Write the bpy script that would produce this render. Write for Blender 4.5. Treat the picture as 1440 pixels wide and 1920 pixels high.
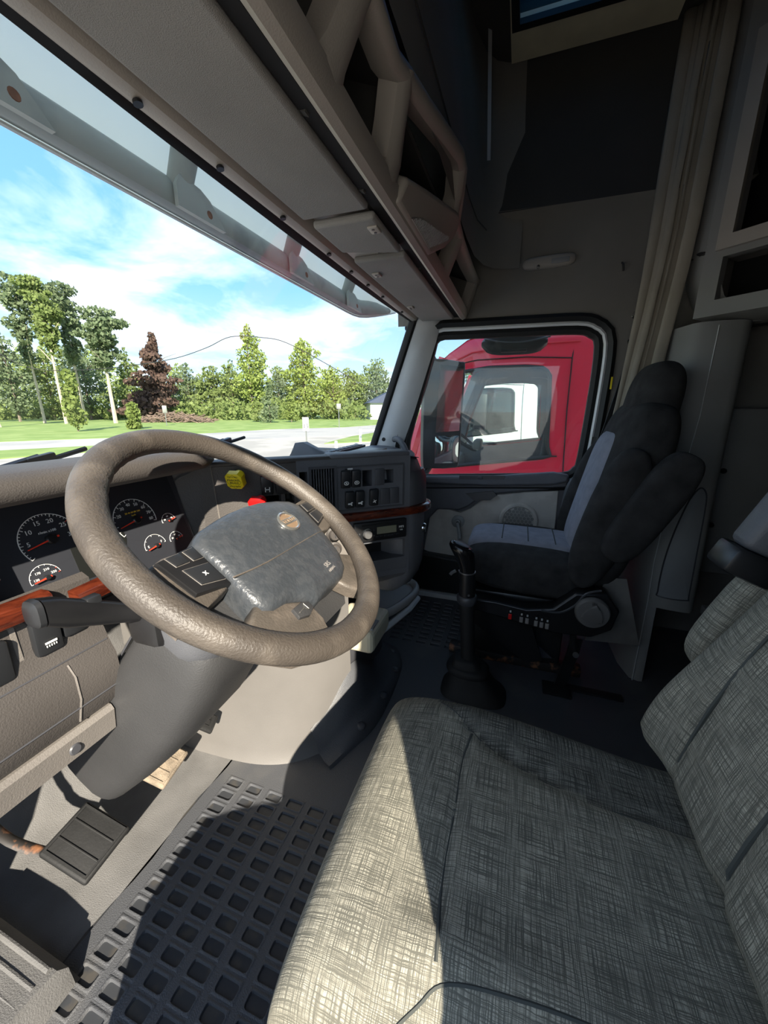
import bpy, bmesh, math, random
from mathutils import Matrix, Vector, noise
for o in list(bpy.data.objects): bpy.data.objects.remove(o)
SC = bpy.context.scene
COL = SC.collection
R = math.radians
# truck axes: X to the passenger side, Y to the front, Z up; cab floor at Z = 0, metres
# ---------------------------------------------------------------- camera
cam = bpy.data.cameras.new('camera'); cam_o = bpy.data.objects.new('camera', cam); COL.objects.link(cam_o)
cam.sensor_fit = 'VERTICAL'; cam.sensor_height = 24; cam.lens = 9.0; cam.clip_start = .02; cam.clip_end = 3000
cam_o.location = (-1.05, 0, 1.03); cam_o.rotation_euler = (R(74.772), 0, R(-70.927))
SC.camera = cam_o
# ---------------------------------------------------------------- sun, sky, exposure
SUN_AZ, SUN_EL = 34, 31          # degrees: travel heading from +X towards +Y, elevation
sun = bpy.data.lights.new('sun', 'SUN'); sun.energy = 5.8; sun.angle = R(.6); sun.color = (1, .91, .77)
sun_o = bpy.data.objects.new('sun', sun); COL.objects.link(sun_o)
sun_o.rotation_euler = Vector((math.cos(R(SUN_AZ))*math.cos(R(SUN_EL)), math.sin(R(SUN_AZ))*math.cos(R(SUN_EL)), -math.sin(R(SUN_EL)))).to_track_quat('-Z', 'Y').to_euler()
sun_o.location = (-30, -15, 30)
world = bpy.data.worlds.new('sky'); SC.world = world; world.use_nodes = True
def sky():
    nt = world.node_tree; nt.nodes.clear(); N = nt.nodes.new; K = nt.links.new
    out = N('ShaderNodeOutputWorld'); bg = N('ShaderNodeBackground'); K(bg.outputs[0], out.inputs[0])
    bg.inputs[1].default_value = .80
    tc = N('ShaderNodeTexCoord'); sp = N('ShaderNodeSeparateXYZ'); K(tc.outputs['Generated'], sp.inputs[0])
    rp = N('ShaderNodeValToRGB'); K(sp.outputs[2], rp.inputs[0])
    e = rp.color_ramp.elements; e[0].position = 0; e[0].color = (.60, .76, .88, 1); e[1].position = .7; e[1].color = (.12, .30, .68, 1)
    m = rp.color_ramp.elements.new(.25); m.color = (.22, .48, .85, 1)
    ad = N('ShaderNodeMath'); ad.operation = 'ADD'; ad.inputs[1].default_value = .18; K(sp.outputs[2], ad.inputs[0])
    mx = N('ShaderNodeMath'); mx.operation = 'MAXIMUM'; mx.inputs[1].default_value = .05; K(ad.outputs[0], mx.inputs[0])
    dv = N('ShaderNodeVectorMath'); dv.operation = 'DIVIDE'; K(tc.outputs['Generated'], dv.inputs[0])
    cb = N('ShaderNodeCombineXYZ'); [K(mx.outputs[0], cb.inputs[i]) for i in range(3)]; K(cb.outputs[0], dv.inputs[1])
    n1 = N('ShaderNodeTexNoise'); n1.inputs['Scale'].default_value = 1.5; n1.inputs['Detail'].default_value = 9; n1.inputs['Roughness'].default_value = .58; n1.inputs['Distortion'].default_value = .3
    K(dv.outputs[0], n1.inputs['Vector'])
    r2 = N('ShaderNodeValToRGB'); K(n1.outputs[0], r2.inputs[0]); r2.color_ramp.elements[0].position = .40; r2.color_ramp.elements[1].position = .62
    ml = N('ShaderNodeMath'); ml.operation = 'MULTIPLY'; ml.inputs[1].default_value = .85; K(r2.outputs[0], ml.inputs[0])
    mi = N('ShaderNodeMix'); mi.data_type = 'RGBA'; K(ml.outputs[0], mi.inputs[0]); K(rp.outputs[0], mi.inputs[6]); mi.inputs[7].default_value = (.86, .92, .96, 1)
    K(mi.outputs[2], bg.inputs[0])
sky()
SC.view_settings.view_transform = 'Standard'; SC.view_settings.look = 'None'; SC.view_settings.gamma = 1
SC.view_settings.use_curve_mapping = False; SC.view_settings.exposure = 1.25
# ---------------------------------------------------------------- materials
def lin(c): return tuple(((x/255)/12.92 if x <= 10 else ((x/255+.055)/1.055)**2.4) for x in c)
def node_mat(name):
    m = bpy.data.materials.new(name); m.use_nodes = True; nt = m.node_tree
    return m, nt, nt.nodes['Principled BSDF'], nt.nodes.new, nt.links.new
def mat(name, col, rough=.6, metal=0, var=0, vs=9, bump=0, bs=300, spec=.5, wear=None, wpos=.6, coat=0, det=4):
    """col: linear rgb albedo; var: noise variation; bump: fine grain; wear: second colour in noisy patches"""
    m, nt, b, N, K = node_mat(name)
    b.inputs['Roughness'].default_value = rough; b.inputs['Metallic'].default_value = metal
    b.inputs['Specular IOR Level'].default_value = spec; b.inputs['Coat Weight'].default_value = coat
    tc = N('ShaderNodeTexCoord'); last = None
    if var or wear:
        n = N('ShaderNodeTexNoise'); n.inputs['Scale'].default_value = vs; n.inputs['Detail'].default_value = det; K(tc.outputs['Object'], n.inputs['Vector'])
        rp = N('ShaderNodeValToRGB'); K(n.outputs[0], rp.inputs[0]); el = rp.color_ramp.elements
        if wear:
            el[0].position = wpos-.06; el[1].position = wpos+.08; el[0].color = (*col, 1); el[1].color = (*wear, 1)
        else:
            el[0].position = .3; el[1].position = .7
            el[0].color = (*[x*(1-var) for x in col], 1); el[1].color = (*[min(1, x*(1+var)) for x in col], 1)
        K(rp.outputs[0], b.inputs['Base Color'])
    else: b.inputs['Base Color'].default_value = (*col, 1)
    if bump:
        n2 = N('ShaderNodeTexNoise'); n2.inputs['Scale'].default_value = bs; n2.inputs['Detail'].default_value = 2; K(tc.outputs['Object'], n2.inputs['Vector'])
        bp = N('ShaderNodeBump'); bp.inputs['Strength'].default_value = bump; bp.inputs['Distance'].default_value = .002; K(n2.outputs[0], bp.inputs['Height']); K(bp.outputs[0], b.inputs['Normal'])
    return m
def glass_mat(name, tint=(1, 1, 1), ior=1.45, dust=.0):
    m, nt, b, N, K = node_mat(name); nt.nodes.remove(b); out = nt.nodes['Material Output']
    t = N('ShaderNodeBsdfTransparent'); t.inputs[0].default_value = (*tint, 1); g = N('ShaderNodeBsdfGlossy'); g.inputs['Roughness'].default_value = .02
    lw = N('ShaderNodeLayerWeight'); lw.inputs[0].default_value = .5; pw = N('ShaderNodeMath'); pw.operation = 'POWER'; pw.inputs[1].default_value = 5; K(lw.outputs['Facing'], pw.inputs[0])
    f = N('ShaderNodeMath'); f.operation = 'MULTIPLY_ADD'; f.inputs[1].default_value = .8; f.inputs[2].default_value = (ior-1)/9; K(pw.outputs[0], f.inputs[0])
    mx = N('ShaderNodeMixShader'); K(f.outputs[0], mx.inputs[0]); K(t.outputs[0], mx.inputs[1]); K(g.outputs[0], mx.inputs[2])
    last = mx
    if dust:
        d = N('ShaderNodeBsdfDiffuse'); d.inputs[0].default_value = (.6, .6, .58, 1); m2 = N('ShaderNodeMixShader')
        tc = N('ShaderNodeTexCoord'); n = N('ShaderNodeTexNoise'); n.inputs['Scale'].default_value = 14; n.inputs['Detail'].default_value = 6; K(tc.outputs['Object'], n.inputs['Vector'])
        ml = N('ShaderNodeMath'); ml.operation = 'MULTIPLY'; ml.inputs[1].default_value = dust; K(n.outputs[0], ml.inputs[0])
        K(ml.outputs[0], m2.inputs[0]); K(mx.outputs[0], m2.inputs[1]); K(d.outputs[0], m2.inputs[2]); last = m2
    K(last.outputs[0], out.inputs[0]); return m
def leaf_mat(name, c1, c2, vs=1.2, tr=.3):
    m, nt, b, N, K = node_mat(name); nt.nodes.remove(b); out = nt.nodes['Material Output']
    tc = N('ShaderNodeTexCoord'); n = N('ShaderNodeTexNoise'); n.inputs['Scale'].default_value = vs; n.inputs['Detail'].default_value = 5; K(tc.outputs['Object'], n.inputs['Vector'])
    rp = N('ShaderNodeValToRGB'); K(n.outputs[0], rp.inputs[0]); e = rp.color_ramp.elements; e[0].position = .35; e[1].position = .65; e[0].color = (*c1, 1); e[1].color = (*c2, 1)
    d = N('ShaderNodeBsdfDiffuse'); t = N('ShaderNodeBsdfTranslucent'); mx = N('ShaderNodeMixShader'); mx.inputs[0].default_value = tr
    K(rp.outputs[0], d.inputs[0]); K(rp.outputs[0], t.inputs[0]); K(d.outputs[0], mx.inputs[1]); K(t.outputs[0], mx.inputs[2]); K(mx.outputs[0], out.inputs[0]); return m
def weave_mat(name, light, dark, sc=520, amt=.75):
    """slubby woven upholstery: irregular dark cross threads over a pale ground, laid out by UV in metres"""
    m, nt, b, N, K = node_mat(name); b.inputs['Roughness'].default_value = .95; b.inputs['Specular IOR Level'].default_value = .15
    uv = N('ShaderNodeUVMap'); sp = N('ShaderNodeSeparateXYZ')
    wn = N('ShaderNodeTexNoise'); wn.inputs['Scale'].default_value = 90; wn.inputs['Detail'].default_value = 2; K(uv.outputs[0], wn.inputs['Vector'])
    wv = N('ShaderNodeVectorMath'); wv.operation = 'MULTIPLY_ADD'; wv.inputs[1].default_value = (.0028, .0028, 0); K(wn.outputs['Color'], wv.inputs[0]); K(uv.outputs[0], wv.inputs[2])
    def threads(sx, sy, seed):
        mp = N('ShaderNodeMapping'); mp.inputs['Scale'].default_value = (sx, sy, 1); mp.inputs['Location'].default_value = (seed, seed*.7, 0); K(wv.outputs[0], mp.inputs[0])
        n = N('ShaderNodeTexNoise'); n.inputs['Scale'].default_value = 1; n.inputs['Detail'].default_value = 3; n.inputs['Roughness'].default_value = .6; K(mp.outputs[0], n.inputs['Vector'])
        rp = N('ShaderNodeValToRGB'); K(n.outputs[0], rp.inputs[0]); rp.color_ramp.elements[0].position = .40; rp.color_ramp.elements[1].position = .56; return rp.outputs[0]
    a = threads(sc, 14, 1.3); c = threads(16, sc*.8, 7.1)
    mn = N('ShaderNodeMath'); mn.operation = 'MULTIPLY'; K(a, mn.inputs[0]); K(c, mn.inputs[1])
    big = N('ShaderNodeTexNoise'); big.inputs['Scale'].default_value = 22; big.inputs['Detail'].default_value = 5; K(uv.outputs[0], big.inputs['Vector'])
    bm_ = N('ShaderNodeMapRange'); K(big.outputs[0], bm_.inputs[0]); bm_.inputs[1].default_value = .3; bm_.inputs[2].default_value = .7; bm_.inputs[3].default_value = .75; bm_.inputs[4].default_value = 1.2
    ml = N('ShaderNodeMath'); ml.operation = 'MULTIPLY'; K(mn.outputs[0], ml.inputs[0]); K(bm_.outputs[0], ml.inputs[1])
    k2 = N('ShaderNodeMath'); k2.operation = 'MULTIPLY_ADD'; K(ml.outputs[0], k2.inputs[0]); k2.inputs[1].default_value = amt; k2.inputs[2].default_value = 1-amt; k2.use_clamp = True
    mi = N('ShaderNodeMix'); mi.data_type = 'RGBA'; K(k2.outputs[0], mi.inputs[0]); mi.inputs[6].default_value = (*dark, 1); mi.inputs[7].default_value = (*light, 1)
    K(mi.outputs[2], b.inputs['Base Color'])
    bp = N('ShaderNodeBump'); bp.inputs['Strength'].default_value = .5; bp.inputs['Distance'].default_value = .002; K(mn.outputs[0], bp.inputs['Height']); K(bp.outputs[0], b.inputs['Normal'])
    return m
def wood_mat(name):
    m, nt, b, N, K = node_mat(name); b.inputs['Roughness'].default_value = .22; b.inputs['Coat Weight'].default_value = .6
    tc = N('ShaderNodeTexCoord'); mp = N('ShaderNodeMapping'); mp.inputs['Scale'].default_value = (14, 14, 60); K(tc.outputs['Object'], mp.inputs[0])
    n = N('ShaderNodeTexNoise'); n.inputs['Scale'].default_value = 1.6; n.inputs['Detail'].default_value = 6; n.inputs['Distortion'].default_value = 1.2; K(mp.outputs[0], n.inputs['Vector'])
    rp = N('ShaderNodeValToRGB'); K(n.outputs[0], rp.inputs[0]); e = rp.color_ramp.elements; e[0].position = .35; e[1].position = .62; e[0].color = (.045, .008, .004, 1); e[1].color = (.125, .024, .010, 1)
    K(rp.outputs[0], b.inputs['Base Color']); return m
MT = dict(
 taupe=mat('taupe_plastic', (.064, .057, .052), .55, var=.18, vs=5, bump=.35, bs=420),
 taupe_lt=mat('taupe_trim_light', (.16, .145, .13), .6, var=.15, vs=6, bump=.3, bs=420),
 dash=mat('charcoal_plastic', (.090, .093, .102), .5, var=.2, vs=6, bump=.3, bs=450),
 dash2=mat('charcoal_smooth', (.055, .056, .062), .42, var=.15, vs=7),
 black=mat('black_plastic', (.012, .012, .013), .35, var=.3, vs=12),
 rubber=mat('black_rubber', (.011, .011, .011), .7, var=.3, vs=14, bump=.2, bs=200),
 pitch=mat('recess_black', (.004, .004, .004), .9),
 switch=mat('switch_black', (.017, .018, .020), .4),
 white=mat('white_print', (.75, .75, .72), .5),
 red=mat('needle_red', (.75, .05, .02), .4),
 redknob=mat('red_knob', (.6, .01, .01), .35),
 yellow=mat('yellow_knob', (.80, .62, .01), .4, var=.06),
 amber=mat('amber_print', (.75, .5, .05), .5),
 green=mat('green_print', (.2, .55, .2), .5),
 lcd=mat('lcd_glass', (.014, .015, .014), .15),
 face=mat('gauge_face', (.026, .028, .034), .45),
 rim=mat('worn_brown_leather', (.060, .050, .041), .5, wear=(.095, .080, .065), vs=16, wpos=.56, bump=.5, bs=330, det=6),
 hub=mat('scuffed_blue_black_leather', (.040, .045, .051), .34, wear=(.050, .0545, .060), vs=80, wpos=.52, bump=.5, bs=180, det=8),
 tan=mat('worn_tan_spoke', (.075, .064, .053), .5, wear=(.12, .10, .082), vs=20, wpos=.55, bump=.4, bs=300, det=6),
 badge=mat('badge_chrome', (.7, .68, .62), .25, metal=.9), badge2=mat('badge_bronze', (.20, .135, .085), .4),
 chrome=mat('chrome', (.72, .72, .72), .16, metal=1),
 steel=mat('grey_steel', (.3, .3, .3), .4, metal=.8, var=.2),
 rust=mat('rusty_black_steel', (.02, .017, .015), .6, wear=(.30, .13, .06), vs=30, wpos=.57, det=5),
 column=mat('column_grey', (.040, .040, .041), .5, var=.2, vs=4, bump=.3, bs=380),
 console=mat('console_grey_beige', (.135, .128, .120), .6, var=.15, vs=3.5, bump=.2, bs=400),
 cream=mat('cream_plastic', (.62, .56, .40), .5, var=.1),
 traygrey=mat('tray_grey', (.27, .25, .235), .5, bump=.2),
 mat_=mat('floor_vinyl_blue_black', (.078, .081, .088), .5, wear=(.105, .105, .106), vs=5, wpos=.6, bump=.6, bs=420, det=9),
 pocket=mat('floor_pocket_dark', (.042, .045, .050), .4, wear=(.070, .065, .058), vs=26, wpos=.58, det=8),
 floorlt=mat('floor_vinyl_sunlit', (.145, .142, .138), .75, var=.25, vs=8, bump=.6, bs=420, det=8),  # same vinyl as the mat, sunlight on it put into the paler tone
 liner=mat('headliner_grey', (.20, .188, .168), .9, var=.08, vs=4, bump=.4, bs=600),
 linerdk=mat('headliner_dark', (.055, .052, .047), .95, var=.1, vs=4),
 visor=mat('visor_cloth_grey', (.25, .235, .215), .9, var=.12, vs=5, bump=.6, bs=700),
 rail=mat('overhead_moulding_taupe', (.37, .33, .285), .5, var=.08, vs=5, bump=.2, bs=400),
 pillar=mat('pillar_trim_grey', (.52, .52, .51), .6, var=.06, bump=.3, bs=500),
 panel=mat('sleeper_panel_grey', (.23, .225, .213), .6, var=.1, vs=3, bump=.25, bs=420),
 pocketpanel=mat('pocket_panel_cool_grey', (.24, .245, .25), .6, var=.05),
 curtain=mat('curtain_tan', (.33, .295, .24), .95, var=.12, vs=6, bump=.4, bs=500),
 doorp=mat('door_charcoal', (.11, .112, .125), .55, var=.15, bump=.3, bs=420),
 doorf=mat('door_vinyl_taupe', (.58, .545, .50), .75, wear=(.48, .45, .41), vs=9, wpos=.55, bump=.3, bs=400, det=6),
 seal=mat('door_seal_black', (.010, .010, .010), .55),
 bodywhite=mat('white_paint', (.78, .80, .80), .3, coat=.5),
 redpaint=mat('red_truck_paint', (.66, .018, .05), .25, coat=.8),
 redline=mat('panel_gap', (.02, .004, .006), .8),
 mirrorh=mat('mirror_housing', (.030, .031, .034), .5, var=.2, bump=.3, bs=500),
 mirrorg=mat('mirror_glass', (.75, .78, .76), .03, metal=1),
 glass=glass_mat('clear_glass', (.95, .98, .97), 1.33, .03), glass2=glass_mat('side_glass', (.90, .95, .94), 1.42, .05), tinted=glass_mat('tinted_roof_glass', (.22, .42, .55), 1.2),
 fabblack=mat('seat_black_cloth', (.036, .035, .035), .95, var=.3, vs=20, bump=.8, bs=900, spec=.2),
 fabblue=mat('seat_blue_grey_cloth', (.25, .255, .30), .95, var=.12, vs=30, bump=.7, bs=800, spec=.2),
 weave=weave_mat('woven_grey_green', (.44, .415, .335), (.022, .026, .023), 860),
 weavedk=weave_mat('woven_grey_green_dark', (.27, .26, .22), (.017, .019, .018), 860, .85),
 seam=mat('seat_seam', (.055, .06, .055), .95), 
 wood=wood_mat('burl_wood_trim'),
 visorext=leaf_mat('visor_fibreglass', (.84, .87, .78), (.88, .90, .82), 3, .5), visorrail=mat('visor_rail_grey', (.36, .37, .34), .5, wear=(.25, .26, .25), vs=7, wpos=.55), visoredge=mat('visor_edge_white', (.75, .76, .74), .4),
 rustbolt=mat('rusty_bolt', (.20, .08, .04), .7, var=.3, vs=60),
 gravel=mat('gravel_lot', (.38, .355, .315), .95, wear=(.30, .28, .25), vs=.5, wpos=.52, det=12), road=mat('worn_road', (.35, .335, .31), .95, wear=(.27, .265, .255), vs=.25, wpos=.6, det=10),
 grass=mat('lawn_grass', (.15, .225, .045), .95, wear=(.21, .28, .075), vs=.6, wpos=.5, det=12),
 bark=mat('bark', (.16, .13, .10), .9, var=.3, vs=3), barkpale=mat('pale_bark', (.45, .38, .29), .9, var=.25, vs=2),
 leafA=leaf_mat('leaf_mid', (.12, .165, .05), (.24, .29, .11)), leafB=leaf_mat('leaf_bright', (.17, .23, .05), (.31, .37, .12)), leafC=leaf_mat('leaf_cool', (.10, .14, .075), (.21, .255, .145)),
 leafP=leaf_mat('leaf_copper', (.085, .055, .048), (.17, .115, .09)), leafY=leaf_mat('leaf_yellow_green', (.13, .17, .045), (.22, .27, .09)),
 brush=mat('dead_brush', (.17, .12, .09), .95, var=.4, vs=3), roofblue=mat('blue_roof', (.03, .045, .09), .5), siding=mat('white_siding', (.7, .7, .68), .7), signpost=mat('galvanised_post', (.25, .26, .24), .5, metal=.4),
 wire=mat('cable_black', (.02, .02, .02), .6), cup=mat('clear_dash_grey', (.26, .26, .255), .4),
)
# ---------------------------------------------------------------- mesh helpers
def fr(o, x, y):
    """frame matrix from origin, x axis and (approximate) y axis"""
    x = Vector(x).normalized(); z = x.cross(Vector(y)).normalized(); y = z.cross(x)
    m = Matrix.Identity(4)
    for i in range(3): m[i][0], m[i][1], m[i][2], m[i][3] = x[i], y[i], z[i], o[i]
    return m
def T(x, y, z): return Matrix.Translation((x, y, z))
def smoothpath(p, k=4, closed=False):
    """Catmull-Rom subdivision of a point list"""
    p = [Vector(a) for a in p]; n = len(p); out = []
    for i in range(n if closed else n-1):
        g = (lambda j: p[j % n]) if closed else (lambda j: p[max(0, min(n-1, j))])
        a, b, c, d = g(i-1), g(i), g(i+1), g(i+2)
        for j in range(k):
            t = j/k; out.append(.5*((2*b)+(c-a)*t+(2*a-5*b+4*c-d)*t*t+(3*b-a-3*c+d)*t**3))
    if not closed: out.append(p[-1])
    return out
class G:
    def __init__(s): s.bm = bmesh.new(); s.uvl = None
    def vs(s, pts): return [s.bm.verts.new(p) for p in pts]
    def face(s, v):
        try: return s.bm.faces.new(v)
        except ValueError: return None
    def poly(s, pts): s.face(s.vs(pts)); return s
    def box(s, c, d, M=None, bev=0, seg=2):
        r = bmesh.ops.create_cube(s.bm, size=1)['verts']
        for v in r: v.co = Vector((v.co.x*d[0]+c[0], v.co.y*d[1]+c[1], v.co.z*d[2]+c[2]))
        if bev:
            ed = list({e for v in r for e in v.link_edges})
            q = bmesh.ops.bevel(s.bm, geom=ed, offset=min(bev, min(d)*.49), segments=seg, profile=.5, affect='EDGES'); r = list({v for f in q['faces'] for v in f.verts} | {v for v in r if v.is_valid})
        if M is not None: bmesh.ops.transform(s.bm, matrix=M, verts=r)
        return s
    def prism(s, pts, z0, z1, M=None, bev=0, seg=2):
        a = s.vs([(p[0], p[1], z0) for p in pts]); b = s.vs([(p[0], p[1], z1) for p in pts]); n = len(pts)
        fs = [s.face(a[::-1]), s.face(b)]
        for i in range(n): fs.append(s.face([a[i], a[(i+1) % n], b[(i+1) % n], b[i]]))
        r = a+b
        if bev:
            ed = list({e for e in fs[1].edges}); q = bmesh.ops.bevel(s.bm, geom=ed, offset=bev, segments=seg, profile=.5, affect='EDGES'); r = list({v for f in q['faces'] for v in f.verts} | {v for v in r if v.is_valid})
        if M is not None: bmesh.ops.transform(s.bm, matrix=M, verts=r)
        return s
    def loft(s, loops, cap=True, closed=True, uv=False):
        L = [s.vs(l) for l in loops]; n = len(L[0])
        if uv and not s.uvl: s.uvl = s.bm.loops.layers.uv.new('UVMap')
        if uv:
            us = []
            mid = loops[len(loops)//2]; acc = 0; us = [0]
            for i in range(n):
                acc += (Vector(mid[(i+1) % n])-Vector(mid[i])).length; us.append(acc)
            vv = [0]
            for k in range(len(loops)-1):
                vv.append(vv[-1]+max((Vector(loops[k+1][i])-Vector(loops[k][i])).length for i in range(0, n, max(1, n//8))))
        for k in range(len(L)-1):
            for i in range(n if closed else n-1):
                j = (i+1) % n; f = s.face([L[k][i], L[k][j], L[k+1][j], L[k+1][i]])
                if uv and f:
                    for lp, (u, v) in zip(f.loops, ((us[i], vv[k]), (us[i+1], vv[k]), (us[i+1], vv[k+1]), (us[i], vv[k+1]))): lp[s.uvl].uv = (u, v)
        if cap and closed: s.face(L[0][::-1]); s.face(L[-1])
        return s
    def tube(s, pts, r, n=8, closed=False, flat=1, cap=True):
        p = [Vector(a) for a in pts]; m = len(p); rr = r if isinstance(r, (list, tuple)) else [r]*m; loops = []
        up = None
        for i in range(m):
            t = (p[(i+1) % m]-p[i-1]) if closed else (p[min(i+1, m-1)]-p[max(i-1, 0)]); t.normalize()
            if up is None:
                a = Vector((0, 0, 1)) if abs(t.z) < .9 else Vector((1, 0, 0)); up = (a-t*a.dot(t)).normalized()
            else: up = (up-t*up.dot(t)).normalized()
            sd = t.cross(up); loops.append([p[i]+(up*math.cos(2*math.pi*k/n)*flat+sd*math.sin(2*math.pi*k/n))*rr[i] for k in range(n)])
        if closed: loops.append(loops[0])
        s.loft(loops, cap and not closed)
        if closed: bmesh.ops.remove_doubles(s.bm, verts=s.bm.verts, dist=1e-6)
        return s
    def lathe(s, prof, n=24, M=None, sx=1, sy=1):
        lp = [[Vector((r*math.cos(2*math.pi*k/n)*sx, r*math.sin(2*math.pi*k/n)*sy, z)) for k in range(n)] for r, z in prof]
        if M is not None: lp = [[M @ v for v in l] for l in lp]
        return s.loft(lp)
    def grid(s, rows, uv=False):
        return s.loft(rows, cap=False, closed=False, uv=uv)
    def plate(s, x0, x1, y0, y1, holes, z0, z1, M=None):
        """rectangular plate with rectangular holes (hx0,hx1,hy0,hy1), cell by cell"""
        xs = sorted({x0, x1, *[h[0] for h in holes], *[h[1] for h in holes]}); ys = sorted({y0, y1, *[h[2] for h in holes], *[h[3] for h in holes]})
        ok = {}
        for i in range(len(xs)-1):
            for j in range(len(ys)-1):
                cx, cy = (xs[i]+xs[i+1])/2, (ys[j]+ys[j+1])/2
                ok[i, j] = not any(h[0] < cx < h[1] and h[2] < cy < h[3] for h in holes)
        V = {}
        def v(i, j, k):
            if (i, j, k) not in V:
                c = Vector((xs[i], ys[j], (z0, z1)[k])); V[i, j, k] = s.bm.verts.new(M @ c if M is not None else c)
            return V[i, j, k]
        for (i, j), o in ok.items():
            if not o: continue
            s.face([v(i, j, 1), v(i+1, j, 1), v(i+1, j+1, 1), v(i, j+1, 1)]); s.face([v(i, j, 0), v(i, j+1, 0), v(i+1, j+1, 0), v(i+1, j, 0)])
            for (di, dj), e in (((-1, 0), ((i, j), (i, j+1))), ((1, 0), ((i+1, j+1), (i+1, j))), ((0, -1), ((i+1, j), (i, j))), ((0, 1), ((i, j+1), (i+1, j+1)))):
                if not ok.get((i+di, j+dj), False): s.face([v(*e[0], 0), v(*e[0], 1), v(*e[1], 1), v(*e[1], 0)])
        return s
    def mesh(s, name, m, ang=40):
        bmesh.ops.recalc_face_normals(s.bm, faces=s.bm.faces)
        me = bpy.data.meshes.new(name); s.bm.to_mesh(me); s.bm.free(); me.materials.append(MT[m] if isinstance(m, str) else m)
        if ang:
            me.polygons.foreach_set('use_smooth', [True]*len(me.polygons)); me.set_sharp_from_angle(angle=R(ang))
        return me
    def ob(s, name, m, parent=None, ang=40, label=None, **k): return link(name, s.mesh(name, m, ang), parent, label, **k)
def link(name, me, parent=None, label=None, at=None, kind=None):
    o = bpy.data.objects.new(name, me); COL.objects.link(o)
    if at is not None: o.matrix_basis = at
    if parent is not None:
        o.parent = parent
        if parent.type == 'EMPTY': o.matrix_parent_inverse = Matrix.Translation(-Vector(parent['base']))
        elif parent.matrix_basis != Matrix.Identity(4): o.matrix_parent_inverse = parent.matrix_basis.inverted()
    if label: o['label'] = label
    if kind: o['kind'] = kind
    return o
def thing(name, base, label, cat, group=None, kind=None):
    o = bpy.data.objects.new(name, None); COL.objects.link(o); o.location = base; o['base'] = list(base); o.empty_display_size = .05
    tag(o, label, cat, group, kind); return o
def tag(o, label=None, cat=None, group=None, kind=None):
    for k, v in (('label', label), ('category', cat), ('group', group), ('kind', kind)):
        if v: o[k] = v
    return o
def struct(o, label=None):
    o['kind'] = 'structure'
    if label: o['label'] = label
    return o
_fc = {}
def text(s, M, size, m, parent, name='lettering', ext=.0003, align='CENTER', sx=1):
    cu = bpy.data.curves.new('t', 'FONT'); cu.body = s; cu.size = size; cu.align_x = align; cu.align_y = 'CENTER'; cu.extrude = ext; cu.resolution_u = 2
    t = bpy.data.objects.new('t', cu); COL.objects.link(t); me = bpy.data.meshes.new_from_object(t); bpy.data.objects.remove(t); bpy.data.curves.remove(cu)
    me.name = name; me.materials.clear(); me.materials.append(MT[m]); me.transform(M @ Matrix.Diagonal((sx, 1, 1, 1)))
    return link(name, me, parent)
def sup(t, p): 
    c = math.cos(t); return math.copysign(abs(c)**(2/p), c)
def pad(g, M, w, d, h, p=3.5, q=3.5, nu=40, nv=22, taper=None, uv=True):
    """soft cushion: superellipse sections (local x,z) swept along local y; M places it; taper(t)->(kx,kz,dx,dz), t in -1..1"""
    loops = []
    for k in range(nv+1):
        ph = math.pi*k/nv; y = -sup(ph, q); r = max(0, 1-abs(y)**q)**(1/q); r = max(r, .02)
        kx, kz, dx, dz = taper(y) if taper else (1, 1, 0, 0)
        loops.append([M @ Vector((w*kx*(1-(1-r)*.55)*sup(t, p)*(1 if 0 < k < nv else .9)+dx, d*y, h*kz*r*sup(t-math.pi/2, p)+dz)) for t in [2*math.pi*i/nu for i in range(nu)]])
    g.loft(loops, True, True, uv); return g
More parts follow.
